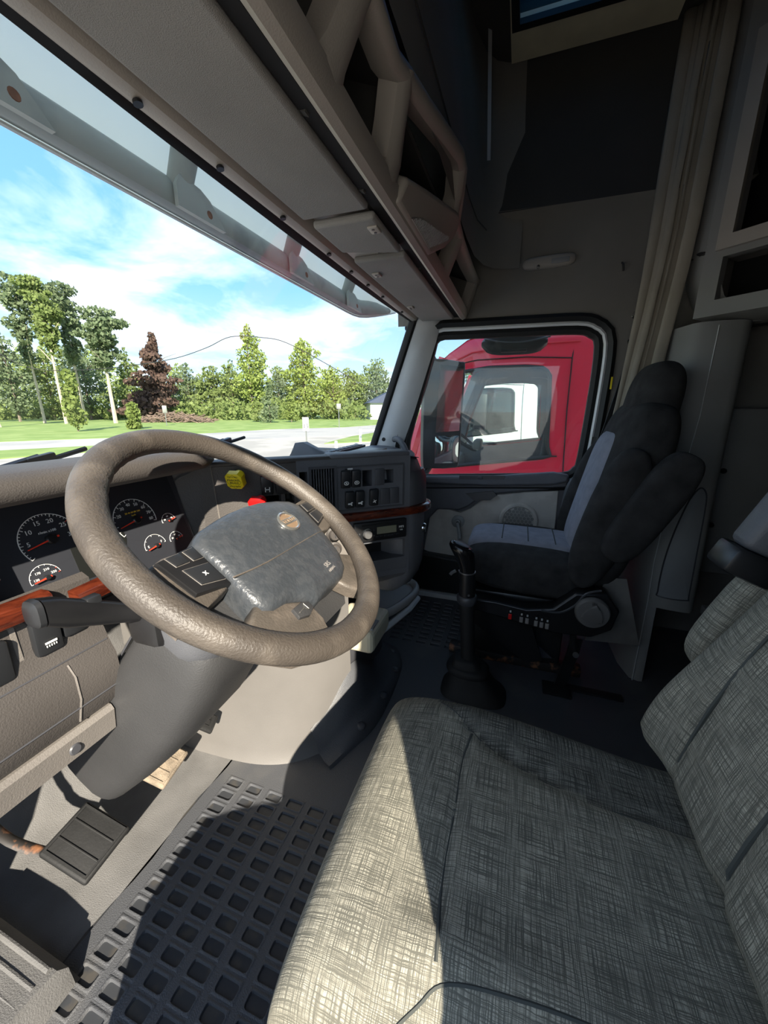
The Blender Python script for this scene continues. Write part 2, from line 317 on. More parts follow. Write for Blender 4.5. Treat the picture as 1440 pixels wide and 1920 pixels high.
# ================================================================ cab shell
def build_floor():
    holes = []
    xs = [-.384-.037*i for i in range(13)]; ys = [.680-.065*j for j in range(9)]
    for x in xs:
        for y in ys: holes.append((x-.0135, x+.0135, y-.0225, y+.0225))
    fl = G().plate(-.885, .30, .05, .74, holes, -.012, 0).ob('floor', 'mat_', ang=0)
    struct(fl, 'blue black rubber cab floor mat moulded with rows of square pockets')
    h2 = []
    for i in range(11):
        for j in range(5): h2.append((.452+.037*i-.0135, .452+.037*i+.0135, .472-.065*j-.0225, .472-.065*j+.0225))
    G().plate(.30, 1.0, .05, .74, h2, -.012, 0).ob('mat_section', 'mat_', fl, 0)
    G().box((.05, -1.1, -.006), (2.0, 2.3, .012)).ob('mat_section', 'mat_', fl)
    # soft rims of the pockets, a raised lip round each
    rim = G()
    for hx0, hx1, hy0, hy1 in holes+h2:
        cx, cy, hx, hy, rc = (hx0+hx1)/2, (hy0+hy1)/2, (hx1-hx0)/2, (hy1-hy0)/2, .0055
        def rr(d, q, z):
            out = []
            for sx, sy, a0 in ((1, 1, 0), (-1, 1, 90), (-1, -1, 180), (1, -1, 270)):
                for k in range(3):
                    a = R(a0+45*k); out.append((cx+sx*(hx+d-q)+q*math.cos(a), cy+sy*(hy+d-q)+q*math.sin(a), z))
            return out
        L = [rim.vs(l) for l in (rr(.0030, .0005, .0002), rr(.0012, .004, .0017), rr(-.0012, rc, .0012), rr(-.0030, rc, -.0056))]
        for u, w in zip(L, L[1:]):
            for k in range(12): rim.face([u[k], u[(k+1) % 12], w[(k+1) % 12], w[k]])
    o = rim.ob('pocket_rims', 'mat_', fl); o['kind'] = 'stuff'
    G().box((.055, .4, -.0105), (1.9, .7, .003), T(0, 0, .0045)).ob('pocket_bottoms', 'pocket', fl)
    # front of the floor: dusty flat, sloping toe board; sunlight put into their grey
    rows = []
    for y, z in ((.74, 0), (.86, .0), (.98, .012), (1.06, .05), (1.12, .14), (1.16, .30), (1.17, .75)):
        rows.append([(x, y+.006*math.sin(x*23), z+(.02*max(0, -x-.80)*5 if y < 1 else 0)) for x in [-1.0+.05*i for i in range(41)]])
    tb = G().grid(rows).ob('toe_board', 'floorlt', fl)
    G().grid([[(-1.0, y, .028), (-.95, y, .022), (-.905, y, .004), (-.885, y, .0)] for y in (.05, .3, .5, .74)]).ob('floor_edge', 'floorlt', fl)
    fw = G().box((0, 1.19, .33), (2.0, .03, .75)).ob('wall_front', 'rubber'); struct(fw, 'black insulated firewall under the dashboard')
    # plain lumps of harness insulation below the dash on the firewall
    G().box((-.86, 1.10, .30), (.22, .10, .34), None, .03).ob('insulation_pad', 'rubber', fw)
    return fl
FLOOR = build_floor()
YZ = lambda x: fr((x, 0, 0), (0, 1, 0), (0, 0, 1))     # local x -> Y, y -> Z, z -> +X
def wall_left():
    g = G(); M = YZ(-1.08)
    g.prism([(.84, -.1), (1.2, -.1), (1.2, .95), (.88, .95), (.80, .84)], 0, .08, M)
    g.prism([(.70, .84), (.88, .95), (.60, 1.46), (.46, 1.42)], 0, .08, M)
    g.prism([(-2.25, 1.40), (.62, 1.40), (.62, 1.75), (.40, 2.36), (-2.25, 2.36)], 0, .08, M)
    g.prism([(-2.25, -.1), (.40, -.1), (.414, .14), (.40, .29), (.34, .37), (.22, .415), (.10, .45), (0, .475), (-.08, .52), (-.14, .58), (-.165, .64), (-.245, .91), (-.30, 1.40), (-2.25, 1.40)], 0, .08, M)  # doorway rear edge shaped to throw the shade on seat and floor
    o = g.ob('wall_left', 'panel'); struct(o, 'driver side cab wall with the open doorway, rear edge shaped to shade seat and floor')
wall_left()
def wall_right():
    g = G(); M = YZ(.955)
    g.prism([(-2.25, -.1), (-.355, -.1), (-.365, .45), (-.355, 1.30), (-.305, 1.375), (-.24, 1.395), (-.24, 1.42), (-2.25, 1.42)], 0, .05, M)
    g.prism([(.56, -.1), (1.2, -.1), (1.2, .80), (.74, .80), (.60, .68)], 0, .05, M)
    o = g.ob('wall_right', 'liner'); struct(o, 'grey trimmed cab wall behind the passenger door')
    # header panel curving in over the door, from A pillar to sleeper
    prof = [(.962, 1.405), (.958, 1.44), (.950, 1.52), (.938, 1.62), (.918, 1.70), (.885, 1.765), (.85, 1.80)]
    ys = [.62, .5, .35, .2, 0, -.2, -.4, -.6, -.9]
    G().grid([[(x, y, z+.02*math.sin(max(0, (y+.1))*1.2)) for x, z in prof] for y in ys]).ob('door_header_panel', 'liner', o)
    G().prism([(-2.25, 1.40), (.53, 1.40), (.53, 1.5), (.42, 2.36), (-2.25, 2.36)], 0, .03, YZ(.975)).ob('outer_skin', 'liner', o)
    # thin seam of the header panel
    G().tube([(.949, .30, 1.56), (.946, .18, 1.58), (.943, 0, 1.60), (.943, -.25, 1.60), (.95, -.36, 1.57)], .0025, 5).ob('panel_seam', 'linerdk', o)
    return o
WR = wall_right()
def roof():
    o = G().plate(-1.0, .97, -2.25, .45, [(.22, .68, -.28, .125)], 2.30, 2.36).ob('ceiling', 'linerdk', ang=0); struct(o, 'dark high roof headliner with a tinted roof window')
    # dark upper lining on the passenger side, from header panel up to the roof
    G().grid([[(x, y, z) for x, z in ((.85, 1.80), (.858, 1.83), (.865, 1.9), (.88, 2.1), (.88, 2.31))] for y in (.30, .16, .12, 0, -.3, -.6, -1.2, -2.2)]).ob('upper_lining', 'linerdk', o)
    # front cap above the overhead shelf, wrapping back at the side
    plan = [(-1.0, .235), (-.6, .235), (-.2, .232), (.2, .232), (.5, .232), (.68, .225), (.79, .20), (.845, .165), (.868, .125), (.878, .06)]
    G().grid([[(x, y+k*(.9-.4*x), z) for x, y in plan] for z, k in ((1.60, .0), (1.75, 0), (1.95, .02), (2.15, .045), (2.31, .06))]).ob('front_cap', 'liner', o)
    G().tube([(x, y-.004, 1.70+.03*x) for x, y in plan[1:7]], .002, 5).ob('front_cap_seam', 'linerdk', o)
    fr_ = G().plate(.12, .84, -.38, .146, [(.22, .68, -.28, .125)], 2.275, 2.299).ob('roof_window_frame', 'cream', o)
    G().plate(.205, .695, -.295, .140, [(.230, .670, -.27, .115)], 2.262, 2.279).ob('roof_window_seal', 'seal', fr_)
    w = G().box((.45, -.08, 2.302), (.48, .43, .003)).ob('window_4', 'tinted'); struct(w, 'small tinted roof window')
    fa = G().prism([(-.295, 2.362), (-.31, 2.95), (-.45, 3.35), (-2.25, 3.45), (-2.25, 2.362)], 0, 1.96, YZ(-.98)).ob('roof_sun_block', 'bodywhite'); tag(fa, 'white block added over the sleeper roof to shade the roof window', 'sun block')  # unseen block added to keep the sun off the roof window
    G().box((0, -2.24, 1.1), (2.0, .04, 2.5)).ob('wall_rear', 'panel')['kind'] = 'structure'
    # torn blue edged strip hanging along the front cap
    t = G().grid([[(.70+.012*k*(1 if i < 5 else .2)+.004*i, .222-.004*i-.012*k, 2.30-.075*i) for k in range(2)] for i in range(6)]).ob('hanging_strap', 'pillar')
    tag(t, 'thin grey strip of loose trim hanging beside the roof window', 'trim strip')
roof()
# ---------------------------------------------------------------- windshield
ytop = lambda x: .566-.022*(x/.9)**2
ybot = lambda x: .805-.04*(x/.9)**2
def ws(x, t): return Vector((x+(.0 if abs(x) < .8 else math.copysign(.03*(1-t), x)), ybot(x)+(ytop(x)-ybot(x))*t, .825+.605*t))
def windshield():
    r = thing('window_1', (0, .8, .83), 'broad curved windshield framed by black seals', 'windshield', kind='structure'); del r['category']
    X = [-.92+1.84*i/24 for i in range(25)]
    G().grid([[ws(x, t) for x in X] for t in (-.04, .25, .5, .75, 1.03)]).ob('pane', 'glass', r)
    # black border printed/sealed round the glass
    G().grid([[ws(x, 1.045)+Vector((0, -.0, .0)) for x in X], [ws(x, 1.0)+Vector((0, -.005, -.004)) for x in X], [ws(x, 1.0)+Vector((0, -.018, .002)) for x in X], [Vector((x, .535, 1.445)) for x in X]]).ob('top_seal', 'seal', r)
    for s in (1,):
        x = .905*s; c = [ws(x, t) for t in (-.03, .1, .3, .5, .7, .85, .95, 1.02)]
        G().tube([p+Vector((0, -.012, 0)) for p in c], .017, 8, flat=.55).ob('side_seal', 'seal', r)
        G().tube([p+Vector((.012, -.03, 0)) for p in c], .008, 6).ob('side_seal', 'seal', r)
    G().tube([ws(x, -.02)+Vector((0, -.015, .0)) for x in X], .012, 6).ob('bottom_seal', 'seal', r)
    return r
windshield()
def a_pillar():
    t = [-.06, .1, .3, .5, .7, .85, .95, 1.0, 1.06]; rows = []
    for k in t:
        a = ws(.915, k)+Vector((.005, -.022, 0)); b = Vector((.955, .582-.185*k+.03*max(0, .25-k), a.z-.0)); m = (a+b)/2+Vector((-.018, -.012, 0))
        e = .05*max(0, k-.8)/.2
        rows.append([a+Vector((.05, .04, 0)), a, a*.8+m*.2+Vector((-.012, 0, 0)), m+Vector((-.01, 0, 0)), b*.7+m*.3+Vector((-.006, 0, 0)), b, b+Vector((.03, .0, 0))])
    o = G().grid(rows).ob('trim_1', 'pillar'); struct(o, 'light grey windshield pillar trim')
    G().lathe([(.0, -.004), (.008, -.004), (.010, 0), (.010, .003), (.007, .004), (.006, -.002), (0, -.002)], 14, fr((.888, .672, .868), (.3, -.95, 0), (0, .2, 1))).ob('screw_cover', 'black', o)
    h = G().tube(smoothpath([(.905, .62, .868), (.885, .60, .872), (.87, .575, .862), (.862, .545, .82), (.862, .525, .74), (.868, .52, .66), (.89, .525, .60)], 4), .013, 10, flat=1.2).ob('grab_handle', 'dash')
    tag(h, 'curved dark grab handle at the foot of the windshield pillar', 'handle')
a_pillar()
# ================================================================ overhead console
def overhead():
    r = thing('overhead_console', (0, .40, 1.44), 'grey overhead console with open cubbies above the windshield', 'console')
    # underside base and header moulding
    G().box((0, .415, 1.475), (1.92, .25, .03)).ob('base_panel', 'rail', r)
    hm = G().grid([[(-.96+.08*i, y, z) for i in range(25)] for y, z in ((.544, 1.442), (.540, 1.432), (.528, 1.428), (.514, 1.432), (.506, 1.444), (.50, 1.47))]).ob('header_moulding', 'rail', r)
    for x in (-.55, -.395, -.205, .013, .16, .30, .45, .70):
        s = G().lathe([(0, -.004), (.0035, -.004), (.005, -.001), (.0065, .0), (.0065, .004), (0, .004)], 10, fr((x, .524, 1.4275), (1, 0, 0), (0, -1, .2))); s.ob('screw', 'black', hm)
    # rear lower rail: rounded lip
    sec = [(.318, 1.470), (.316, 1.450), (.308, 1.432), (.296, 1.424), (.283, 1.430), (.276, 1.446), (.275, 1.466), (.285, 1.478)]
    G().loft([[(x, y, z) for y, z in sec] for x in (-.97, -.6, -.2, .2, .6, .93)]).ob('rail', 'rail', r)
    G().box((0, .326, 1.455), (1.88, .022, .03)).ob('visor_gap', 'pitch', r)
    # rear face, leaning back; (x, h) on the leaning plane
    U = Vector((0, -.3624, .932)); NN = Vector((0, -.932, -.3624)); P = lambda x, h, d=0: Vector((x, .295, 1.44))+U*h+NN*d
    FM = fr((0, .295, 1.44), (1, 0, 0), U)       # local z = outwards (rear/down)
    FM = fr((0, .295, 1.44), (1, 0, 0), U)
    out = FM.col[2].xyz.dot(NN) > 0
    zz = (lambda d: d) if out else (lambda d: -d)
    def bar(pts, w, name='strut', m='rail'):
        """soft-edged strut swept through (x,h) points with half width w, proud of the face"""
        loops = []; n = len(pts)
        for i in range(n):
            a = Vector(pts[max(0, i-1)]); b = Vector(pts[min(n-1, i+1)]); t = (b-a).normalized(); s = Vector((-t.y, t.x)); ww = w[i] if isinstance(w, (list, tuple)) else w
            loops.append([P(pts[i][0]+s.x*k*ww, pts[i][1]+s.y*k*ww, d) for k, d in ((1, -.035), (1, .002), (.6, .010), (0, .013), (-.6, .010), (-1, .002), (-1, -.035))])
        return G().loft(loops).ob(name, m, r)
    bar([(-.455, .015), (-.45, .05), (-.43, .13), (-.42, .17)], [.045, .03, .026, .028])
    bar([(-.205, .01), (-.20, .05), (-.225, .10), (-.25, .16)], [.05, .034, .026, .03])
    bar([(.40, .01), (.41, .06), (.42, .12), (.42, .15)], [.05, .032, .03, .035])
    bar([(.20, .235), (.25, .20), (.285, .14), (.255, .09)], [.02, .022, .026, .03])
    bar([(.96, .0), (.95, .06), (.93, .13), (.92, .16)], .03)
    # top rim following the cubbies
    bar([(-1.0, .145), (-.6, .145), (-.40, .145), (-.30, .140), (-.235, .155), (-.12, .178), (.02, .21), (.15, .238), (.22, .235), (.27, .20), (.33, .15), (.45, .142), (.7, .142), (.96, .15)], [.016]*4+[.017]*4+[.018]*2+[.016]*4, 'top_rim')
    # centre module with speaker
    g = G(); pts = [(-.17, .0), (-.155, .052), (-.02, .088), (.12, .122), (.235, .150), (.275, .155), (.30, .13), (.295, .10), (.24, .055), (.13, .0)]
    mod = G().prism([(x, h) for x, h in pts] if out else [(x, h) for x, h in pts][::-1], zz(-.03), zz(.022), FM, .0).ob('speaker_module', 'rail', r)
    bmod = mod.modifiers.new('b', 'BEVEL'); bmod.width = .010; bmod.segments = 3
    gp = [(-.078, .010), (-.012, .034), (.10, .056), (.225, .083), (.235, .075), (.10, .010)]
    gr = G().prism(gp if out else gp[::-1], zz(.0215), zz(.0235), FM).ob('speaker_grille', 'pitch', mod)
    pts2 = [];  k = 0
    import itertools
    def inside(x, y):
        c = False; n = len(gp)
        for i in range(n):
            x1, y1 = gp[i]; x2, y2 = gp[i-1]
            if (y1 > y) != (y2 > y) and x < (x2-x1)*(y-y1)/(y2-y1)+x1: c = not c
        return c
    w = G()
    for a in range(-22, 34):
        for sg in (1, -1):
            line = []
            for i in range(120):
                x = -.08+i*.0027; y = .01+sg*(x-a*.0135)*.7
                if inside(x, y): line.append((x, y))
            if len(line) > 2:
                A, B = line[0], line[-1]; w.tube([FM @ Vector((A[0], A[1], zz(.0245))), FM @ Vector((B[0], B[1], zz(.0245)))], .0015, 4)
    w.ob('grille_mesh', 'pillar', mod, kind='stuff')
    w = G().tube([FM @ Vector((x, h, zz(.0235))) for x, h in gp], .0022, 5, closed=True).ob('grille_border', 'rail', mod)
    # dark insides of the cubbies
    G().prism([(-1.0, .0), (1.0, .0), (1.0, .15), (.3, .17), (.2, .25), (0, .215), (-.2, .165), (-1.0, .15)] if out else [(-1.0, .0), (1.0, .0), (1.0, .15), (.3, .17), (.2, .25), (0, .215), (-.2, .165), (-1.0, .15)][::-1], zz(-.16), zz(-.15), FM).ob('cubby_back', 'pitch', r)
    for x in (-.44, -.22, .24, .41):
        G().box((x, .07, zz(-.09)), (.012, .17, .12), FM).ob('cubby_divider', 'linerdk', r)
    G().box((0, .0, zz(-.08)), (1.95, .012, .14), FM).ob('cubby_floor', 'linerdk', r)
    G().box((0, .145, zz(-.09)), (1.95, .008, .12), FM).ob('cubby_roof', 'linerdk', r)
    b = G().box((.43, .04, zz(-.02)), (.06, .05, .02), FM, .004).ob('cubby_latch', 'black', r)
    # end pad between visors with a small black slot
    pd = G().box((.075, .415, 1.452), (.10, .16, .022), None, .006).ob('centre_pad', 'rail', r)
    G().box((.06, .40, 1.4405), (.05, .018, .003), None, .001).ob('slot', 'pitch', pd)
    return r
overhead()
def visors():
    def visor(x0, x1, yf, yb, z, name, label, dz=0, front_cut=.0, clips=()):
        t = thing(name, ((x0+x1)/2, (yf+yb)/2, z), label, 'sun visor', 'sun visors folded up')
        n = 14; pts = [(x0, yb), (x1-.0, yb), (x1-front_cut, yf), (x0, yf)]
        p = G().prism(pts, z-.009, z+.009)
        p.ob('visor_panel', 'visor', t); b = t.children[0].modifiers.new('b', 'BEVEL'); b.width = .007; b.segments = 3
        for cx, cy in clips:
            c = G().box((cx, cy, z-.0115), (.034, .024, .006), None, .003).ob('pivot_clip', 'rail', t)
            for d in (-.008, .008): G().lathe([(0, 0), (.0035, 0), (.0035, .002), (0, .002)], 8, T(cx+d, cy, z-.0158)).ob('screw', 'black', c)
        return t
    visor(-1.02, -.165, .497, .340, 1.440, 'sun_visor', 'long grey cloth sun visor folded up over the driver side', clips=[(-.118, .345)] and [])
    t = visor(-.150, .055, .482, .334, 1.430, 'sun_visor', 'short grey visor flap at the middle of the overhead console', front_cut=.05, clips=[(-.105, .350)])
    visor(.09, .905, .485, .335, 1.434, 'sun_visor', 'grey cloth passenger sun visor folded up beside the windshield pillar', clips=[(.20, .455), (.62, .462)])
visors()
def ext_visor():
    r = thing('exterior_sun_visor', (0, .77, 1.45), 'white external sun visor above the windshield seen through the glass', 'exterior visor')
    yv = lambda x: .778-.13*max(0, (abs(x)-.72)/.30)**2
    X = [-1.02+.051*i for i in range(41)]
    zb = lambda x: 1.448+.045*max(0, (abs(x)-.8)/.2)**1.5
    # bottom rail: moulded lip on the inside of the visor
    e = lambda x: min(1, max(.2, (.99-abs(x))/.10))**.5
    sec = ((.004, .004), (-.010, .003), (-.022, .010), (-.026, .025), (-.024, .045), (-.016, .060), (-.004, .070), (.006, .070))
    G().loft([[(x, yv(x)+a, zb(x)+b*e(x)) for a, b in sec] for x in X[1:-1]]).ob('bottom_rail', 'visorrail', r)
    G().grid([[(x, yv(x)+a, zb(x)+b) for x in X] for a, b in ((.010, -.003), (.010, .08), (-.012, .13), (-.06, .17), (-.14, .195), (-.215, .20))]).ob('visor_shell', 'visorext', r)
    G().tube([(x, yv(x)+.006, zb(x)-.001) for x in X], .004, 6).ob('edge_bead', 'visoredge', r)
    for x in (-.62, -.235, .215, .66):
        G().lathe([(.030, -.02), (.031, .03), (.032, .065), (.037, .068), (.037, .075), (.030, .076)], 24, fr((x, yv(x)-.010, zb(x)+.055), (1, 0, 0), (0, 1, .45)), 1, .7).ob('bracket_socket', 'visorrail', r)
        G().prism([(-.06, -.045), (.085, -.045), (.045, .005), (.018, .018), (-.04, .024), (-.055, 0)], 0, .010, fr((x+.02, yv(x)-.028, zb(x)+.047), (1, 0, 0), (0, .1, 1))).ob('bracket_foot', 'visorrail', r)
        G().lathe([(0, .003), (.008, .003), (.010, .0), (.014, 0), (.014, -.004), (0, -.004)], 12, fr((x+.055, yv(x)-.0385, zb(x)+.022), (1, 0, 0), (0, .1, 1))).ob('bolt', 'rustbolt', r)
    # roof cap edge the visor hangs from
    G().grid([[(x, ytop(x)+y, z) for x in X] for y, z in ((-.02, 1.450), (.004, 1.455), (.010, 1.60), (-.05, 1.80), (-.2, 2.1), (-.3, 2.36))]).ob('roof_cap', 'bodywhite', r)
ext_visor()
# ================================================================ dashboard
E1 = Vector((.673, -.74, 0)); SP = Vector((-.0103, .298, 0)); SN = Vector((-.74, -.673, 0))
SM = fr(SP, E1, (0, 0, 1))            # centre stack frame: x = along the fascia to its right end, y = height, z = towards the driver
def dashboard():
    r = thing('dashboard', (-.4, .8, 0), 'wraparound truck dashboard in taupe and charcoal with burl wood trim', 'dashboard')
    # ---- instrument hood
    def hood(x):
        k = max(0, (x+.44)/.10); ly = .602+.055*k**1.6; 
        return [(x, .760, .898), (x, ly+.055, .905), (x, ly+.014, .906), (x, ly+.003, .914), (x, ly, .926), (x, ly+.004, .938), (x, ly+.018, .947), (x, ly+.05, .950), (x, .74, .945), (x, .82, .925), (x, ybot(x)-.02, .845), (x, ybot(x)-.02, .80), (x, .80, .80)]
    G().loft([hood(x) for x in (-1.0, -.9, -.8, -.7, -.6, -.5, -.45, -.42, -.40, -.38, -.36, -.34)]).ob('hood', 'taupe', r)
    # ---- instrument cluster
    CP = Vector((-.585, .72, .8)); CM = fr(CP, (1, 0, 0), (0, .342, .940))      # local x, h, z towards driver
    cl = G().prism([(-.27, -.105), (.192, -.105), (.192, -.06), (.205, .10), (-.27, .10)], -.012, 0, CM).ob('instrument_cluster', 'dash2', r)
    G().box((-.035, .002, .0005), (.445, .19, .001), CM).ob('cluster_face', 'face', r)
    def gauge(x, h, rad, a0, a1, nt, maj, needle, nums=(), redfrom=2, num_r=.74, nsz=.011):
        x -= CP.x; D = G().lathe([(0, .0012), (rad*.97, .0012), (rad*.97, .0008), (0, .0008)], 40, CM @ T(x, h, 0)).ob('gauge_dial', 'face', r)
        W, RD = G(), G()
        arc = [CM @ Vector((x+rad*math.cos(R(a0+(a1-a0)*i/40)), h+rad*math.sin(R(a0+(a1-a0)*i/40)), .002)) for i in range(41)]
        W.tube(arc, .0007 if rad > .03 else .0005, 4)
        for i in range(nt+1):
            a = R(a0+(a1-a0)*i/nt); ln = .12 if i % maj == 0 else .07; g = RD if i/nt > redfrom else W
            g.tube([CM @ Vector((x+rad*q*math.cos(a), h+rad*q*math.sin(a), .002)) for q in (1, 1-ln-(.03 if g is RD else 0))], .0006 if rad > .03 else .0005, 4)
        W.ob('tick_marks', 'white', D)
        if redfrom < 1: RD.ob('red_zone', 'red', D)
        else: RD.bm.free()
        na = R(needle); g = G().prism([(-.25*rad, -.0016), (.98*rad*.9, -.0007), (.98*rad*.9, .0007), (-.25*rad, .0016)], .006, .0075, CM @ T(x, h, 0) @ Matrix.Rotation(na, 4, 'Z')).ob('needle', 'red', D)
        G().lathe([(rad*.2, .001), (rad*.2, .006), (rad*.15, .0085), (0, .0085)], 16, CM @ T(x, h, 0)).ob('needle_hub', 'black', D)
        for f, s in nums:
            a = R(a0+(a1-a0)*f); text(s, CM @ T(x+rad*num_r*math.cos(a), h+rad*num_r*math.sin(a), .002), nsz, 'white', D)
        return D
    g = gauge(-.658, .018, .044, 215, 0, 30, 5, 192, [(i/6+.0, str(5*i)) for i in range(1, 7)], .82, .72, .0105)
    text('r/min x100', CM @ T(-.658-CP.x, .018+.014, .002), .006, 'white', g)
    g = gauge(-.507, .009, .044, 215, -15, 16, 2, 192, [(.27, '20'), (.40, '30'), (.52, '40'), (.64, '50'), (.76, '60'), (.87, '70'), (.97, '80')], 2, .76, .009)
    text('20 40 60 80 100', CM @ T(-.507-CP.x, .009+.017, .002), .005, 'amber', g); text('km/h', CM @ T(-.507-CP.x, .009+.011, .002), .0045, 'amber', g)
    gauge(-.687, -.040, .0225, 190, 10, 8, 4, 188, [(.0+.08, '130'), (.34, '170'), (.66, '210'), (.92, '250')], .75, .62, .0055)
    gauge(-.437, -.012, .0165, 185, 0, 4, 1, 12, [(.15, '30'), (.5, '60'), (.85, '90')], .8, .6, .005)
    gauge(-.489, -.054, .0245, 185, 5, 4, 1, 190, [(.08, 'E'), (.92, 'F')], 2, .66, .007)
    gauge(-.437, -.055, .0165, 185, 0, 4, 1, 12, [(.15, '30'), (.5, '60'), (.85, '90')], .8, .6, .005)
    gauge(-.757, -.020, .0165, 185, 0, 4, 1, 190, [], .8)
    G().prism([(-.053, -.006), (.045, -.006), (.045, -.02), (.025, -.068), (-.055, -.066)], .0008, .0018, CM).ob('display_screen', 'lcd', r)
    # bezel strip below the cluster, and side wall to its right
    G().prism([(-.27, -.155), (.19, -.15), (.192, -.108), (-.27, -.108)], -.02, .012, CM, .006).ob('cluster_sill', 'taupe', r)
    G().loft([[(-.386, .76, .892), (-.389, .70, .735), (-.392, .69, .60), (-.345, .64, .56)], [(-.343, .672, .905), (-.338, .664, .74), (-.335, .66, .60), (-.325, .64, .56)]], cap=False, closed=False).ob('cluster_side_panel', 'taupe', r)
    G().tube([(-.388, .758, .89), (-.391, .697, .735)], .0018, 5).ob('panel_edge', 'taupe_lt', r)
    G().tube([(-.345, .668, .90), (-.340, .662, .74)], .0018, 5).ob('panel_edge', 'taupe_lt', r)
    # ---- centre stack
    vent = (-.266, -.206, .768, .877); slots = [(-.127, -.099, .822, .866), (-.062, -.034, .826, .864), (-.297, -.276, .80, .872)]; cub = (-.150, .004, .598, .654)
    G().plate(-.303, .018, .545, .900, [vent, *slots, cub], -.07, 0, SM).ob('centre_fascia', 'dash', r, 0)
    G().plate(-.525, -.303, .545, .896, [(-.385, -.345, .790, .818), (-.335, -.312, .795, .82)], -.05, -.002, SM).ob('driver_fascia', 'taupe', r, 0)
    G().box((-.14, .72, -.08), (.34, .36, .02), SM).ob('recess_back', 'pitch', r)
    fr2 = G().plate(-.203, -.002, .757, .880, [(-.199, -.006, .761, .876)], -.001, .0025, SM).ob('switch_frame', 'dash2', r)
    G().box((-.1, .905, -.03), (.236, .016, .062), SM, .007).ob('top_edge', 'dash', r)
    G().box((-.30, .902, -.025), (.45, .014, .05), SM, .006).ob('top_edge', 'taupe', r)
    # vent louvres
    for i in range(8):
        x = vent[0]+.006+i*.0068; G().box((x, (vent[2]+vent[3])/2, -.006), (.0020, vent[3]-vent[2], .012), SM).ob('slat', 'dash', r)
    for i in range(6):
        y = vent[2]+.014+i*.016; G().box(((vent[0]+vent[1])/2, y, -.022), (vent[1]-vent[0], .0018, .012), SM).ob('slat', 'black', r)
    G().plate(vent[0]-.007, vent[1]+.007, vent[2]-.007, vent[3]+.006, [vent], -.002, .003, SM).ob('vent_frame', 'dash2', r)
    # rocker switches
    rock = G().box((0, 0, 0), (.026, .048, .014), None, .004); 
    me = rock.mesh('switch', 'switch')
    def rocker(x, y, z=.004, sc=(1, 1), icon=None, tilt=8, M=SM, col='white'):
        o = link('switch', me, r, at=M @ T(x, y, z) @ Matrix.Rotation(R(tilt), 4, 'X') @ Matrix.Diagonal((sc[0], sc[1], 1, 1)))
        if icon:
            g = G()
            Q = M @ T(x, y-.010*sc[1], z+.0078) @ Matrix.Rotation(R(tilt), 4, 'X')
            if icon == 'ring':
                g.tube([Q @ Vector((.006*math.cos(a*.3142), .0045*math.sin(a*.3142), .0)) for a in range(20)], .0011, 4, closed=True); g.box((0, 0, 0), (.004, .003, .001), Q)
            elif icon == 'truck':
                g.box((-.002, 0, 0), (.010, .004, .001), Q); g.box((.0035, .003, 0), (.005, .003, .001), Q); g.lathe([(0, 0), (.002, 0), (.002, .001), (0, .001)], 8, Q @ T(.003, -.003, 0))
            elif icon == 'axle':
                for sx in (-1, 1):
                    g.box((sx*.005, .003, 0), (.002, .006, .001), Q); g.box((sx*.005, -.004, 0), (.002, .005, .001), Q)
                g.box((0, 0, 0), (.010, .002, .001), Q)
            elif icon == 'fan':
                for a in range(4): g.box((.003, 0, 0), (.005, .0018, .001), Q @ Matrix.Rotation(a*1.57+.5, 4, 'Z'))
            elif icon == 'bars':
                g.box((0, .002, 0), (.015, .003, .001), Q)
                for k in range(5): g.box((-.006+.003*k, -.003, 0), (.001, .003, .001), Q)
            q = g.mesh('icon', col); ic = link('icon', q, o)
            ic.matrix_parent_inverse = o.matrix_basis.inverted()
        return o
    rocker(-.176, .846, icon='ring'); rocker(-.147, .846, icon='ring')
    G().prism([(-.011, .0), (.011, 0), (.006, .026), (-.006, .026)], .008, .011, SM @ T(-.172, .848, 0)).ob('switch_guard', 'black', r)
    G().box((0, .001, .011), (.014, .004, .002), SM @ T(-.165, .873, 0)).ob('guard_clip', 'pillar', r)
    rocker(-.166, .789, icon='truck'); rocker(-.137, .789, icon='truck'); rocker(-.096, .790, icon='fan')
    bl = G().box((0, 0, 0), (.0275, .046, .006), None, .002).mesh('blank_cover', 'dash2')
    for x, y in ((-.077, .845), (-.061, .789), (-.032, .789)): link('blank_cover', bl, r, at=SM @ T(x, y, .001))
    rocker(-.378, .846, .004, (1.1, 1.0), 'axle'); rocker(-.344, .842, .003, (1.05, .9))
    # wood strip, running round the end of the stack
    wp = [SM @ Vector((s, .7385, 0)) for s in (-.303, -.2, -.1, -.03, .012)]+[Vector((.028, .264, .7385)), Vector((.055, .253, .7385)), Vector((.085, .250, .7385)), Vector((.112, .258, .7385)), Vector((.132, .278, .7385))]
    def wrap(path, prof, name, m):
        """sweep an (outward, height) profile along a plan path; outward = right-hand normal of the path"""
        loops = []; n = len(path)
        for i in range(n):
            t = (path[min(n-1, i+1)]-path[max(0, i-1)]); t.z = 0; t.normalize(); o = Vector((t.y, -t.x, 0))
            if o.dot(SN) < 0 and i < 3: o = -o
            loops.append([path[i]+o*a+Vector((0, 0, b)) for a, b in prof])
        return G().loft(loops).ob(name, m, r)
    wrap(wp, ((-.01, -.0125), (.004, -.0125), (.010, -.009), (.012, 0), (.010, .009), (.004, .0125), (-.01, .0125)), 'wood_trim', 'wood')
    # end cap of the stack
    plan = [(.004, .285), (.028, .272), (.055, .262), (.085, .259), (.110, .267), (.128, .285), (.140, .315), (.150, .38), (.155, .52), (.06, .52), (.0, .34)]
    def inset(k, dz=0): return [(x+(.06-x)*k, y+(.45-y)*k) for x, y in plan]
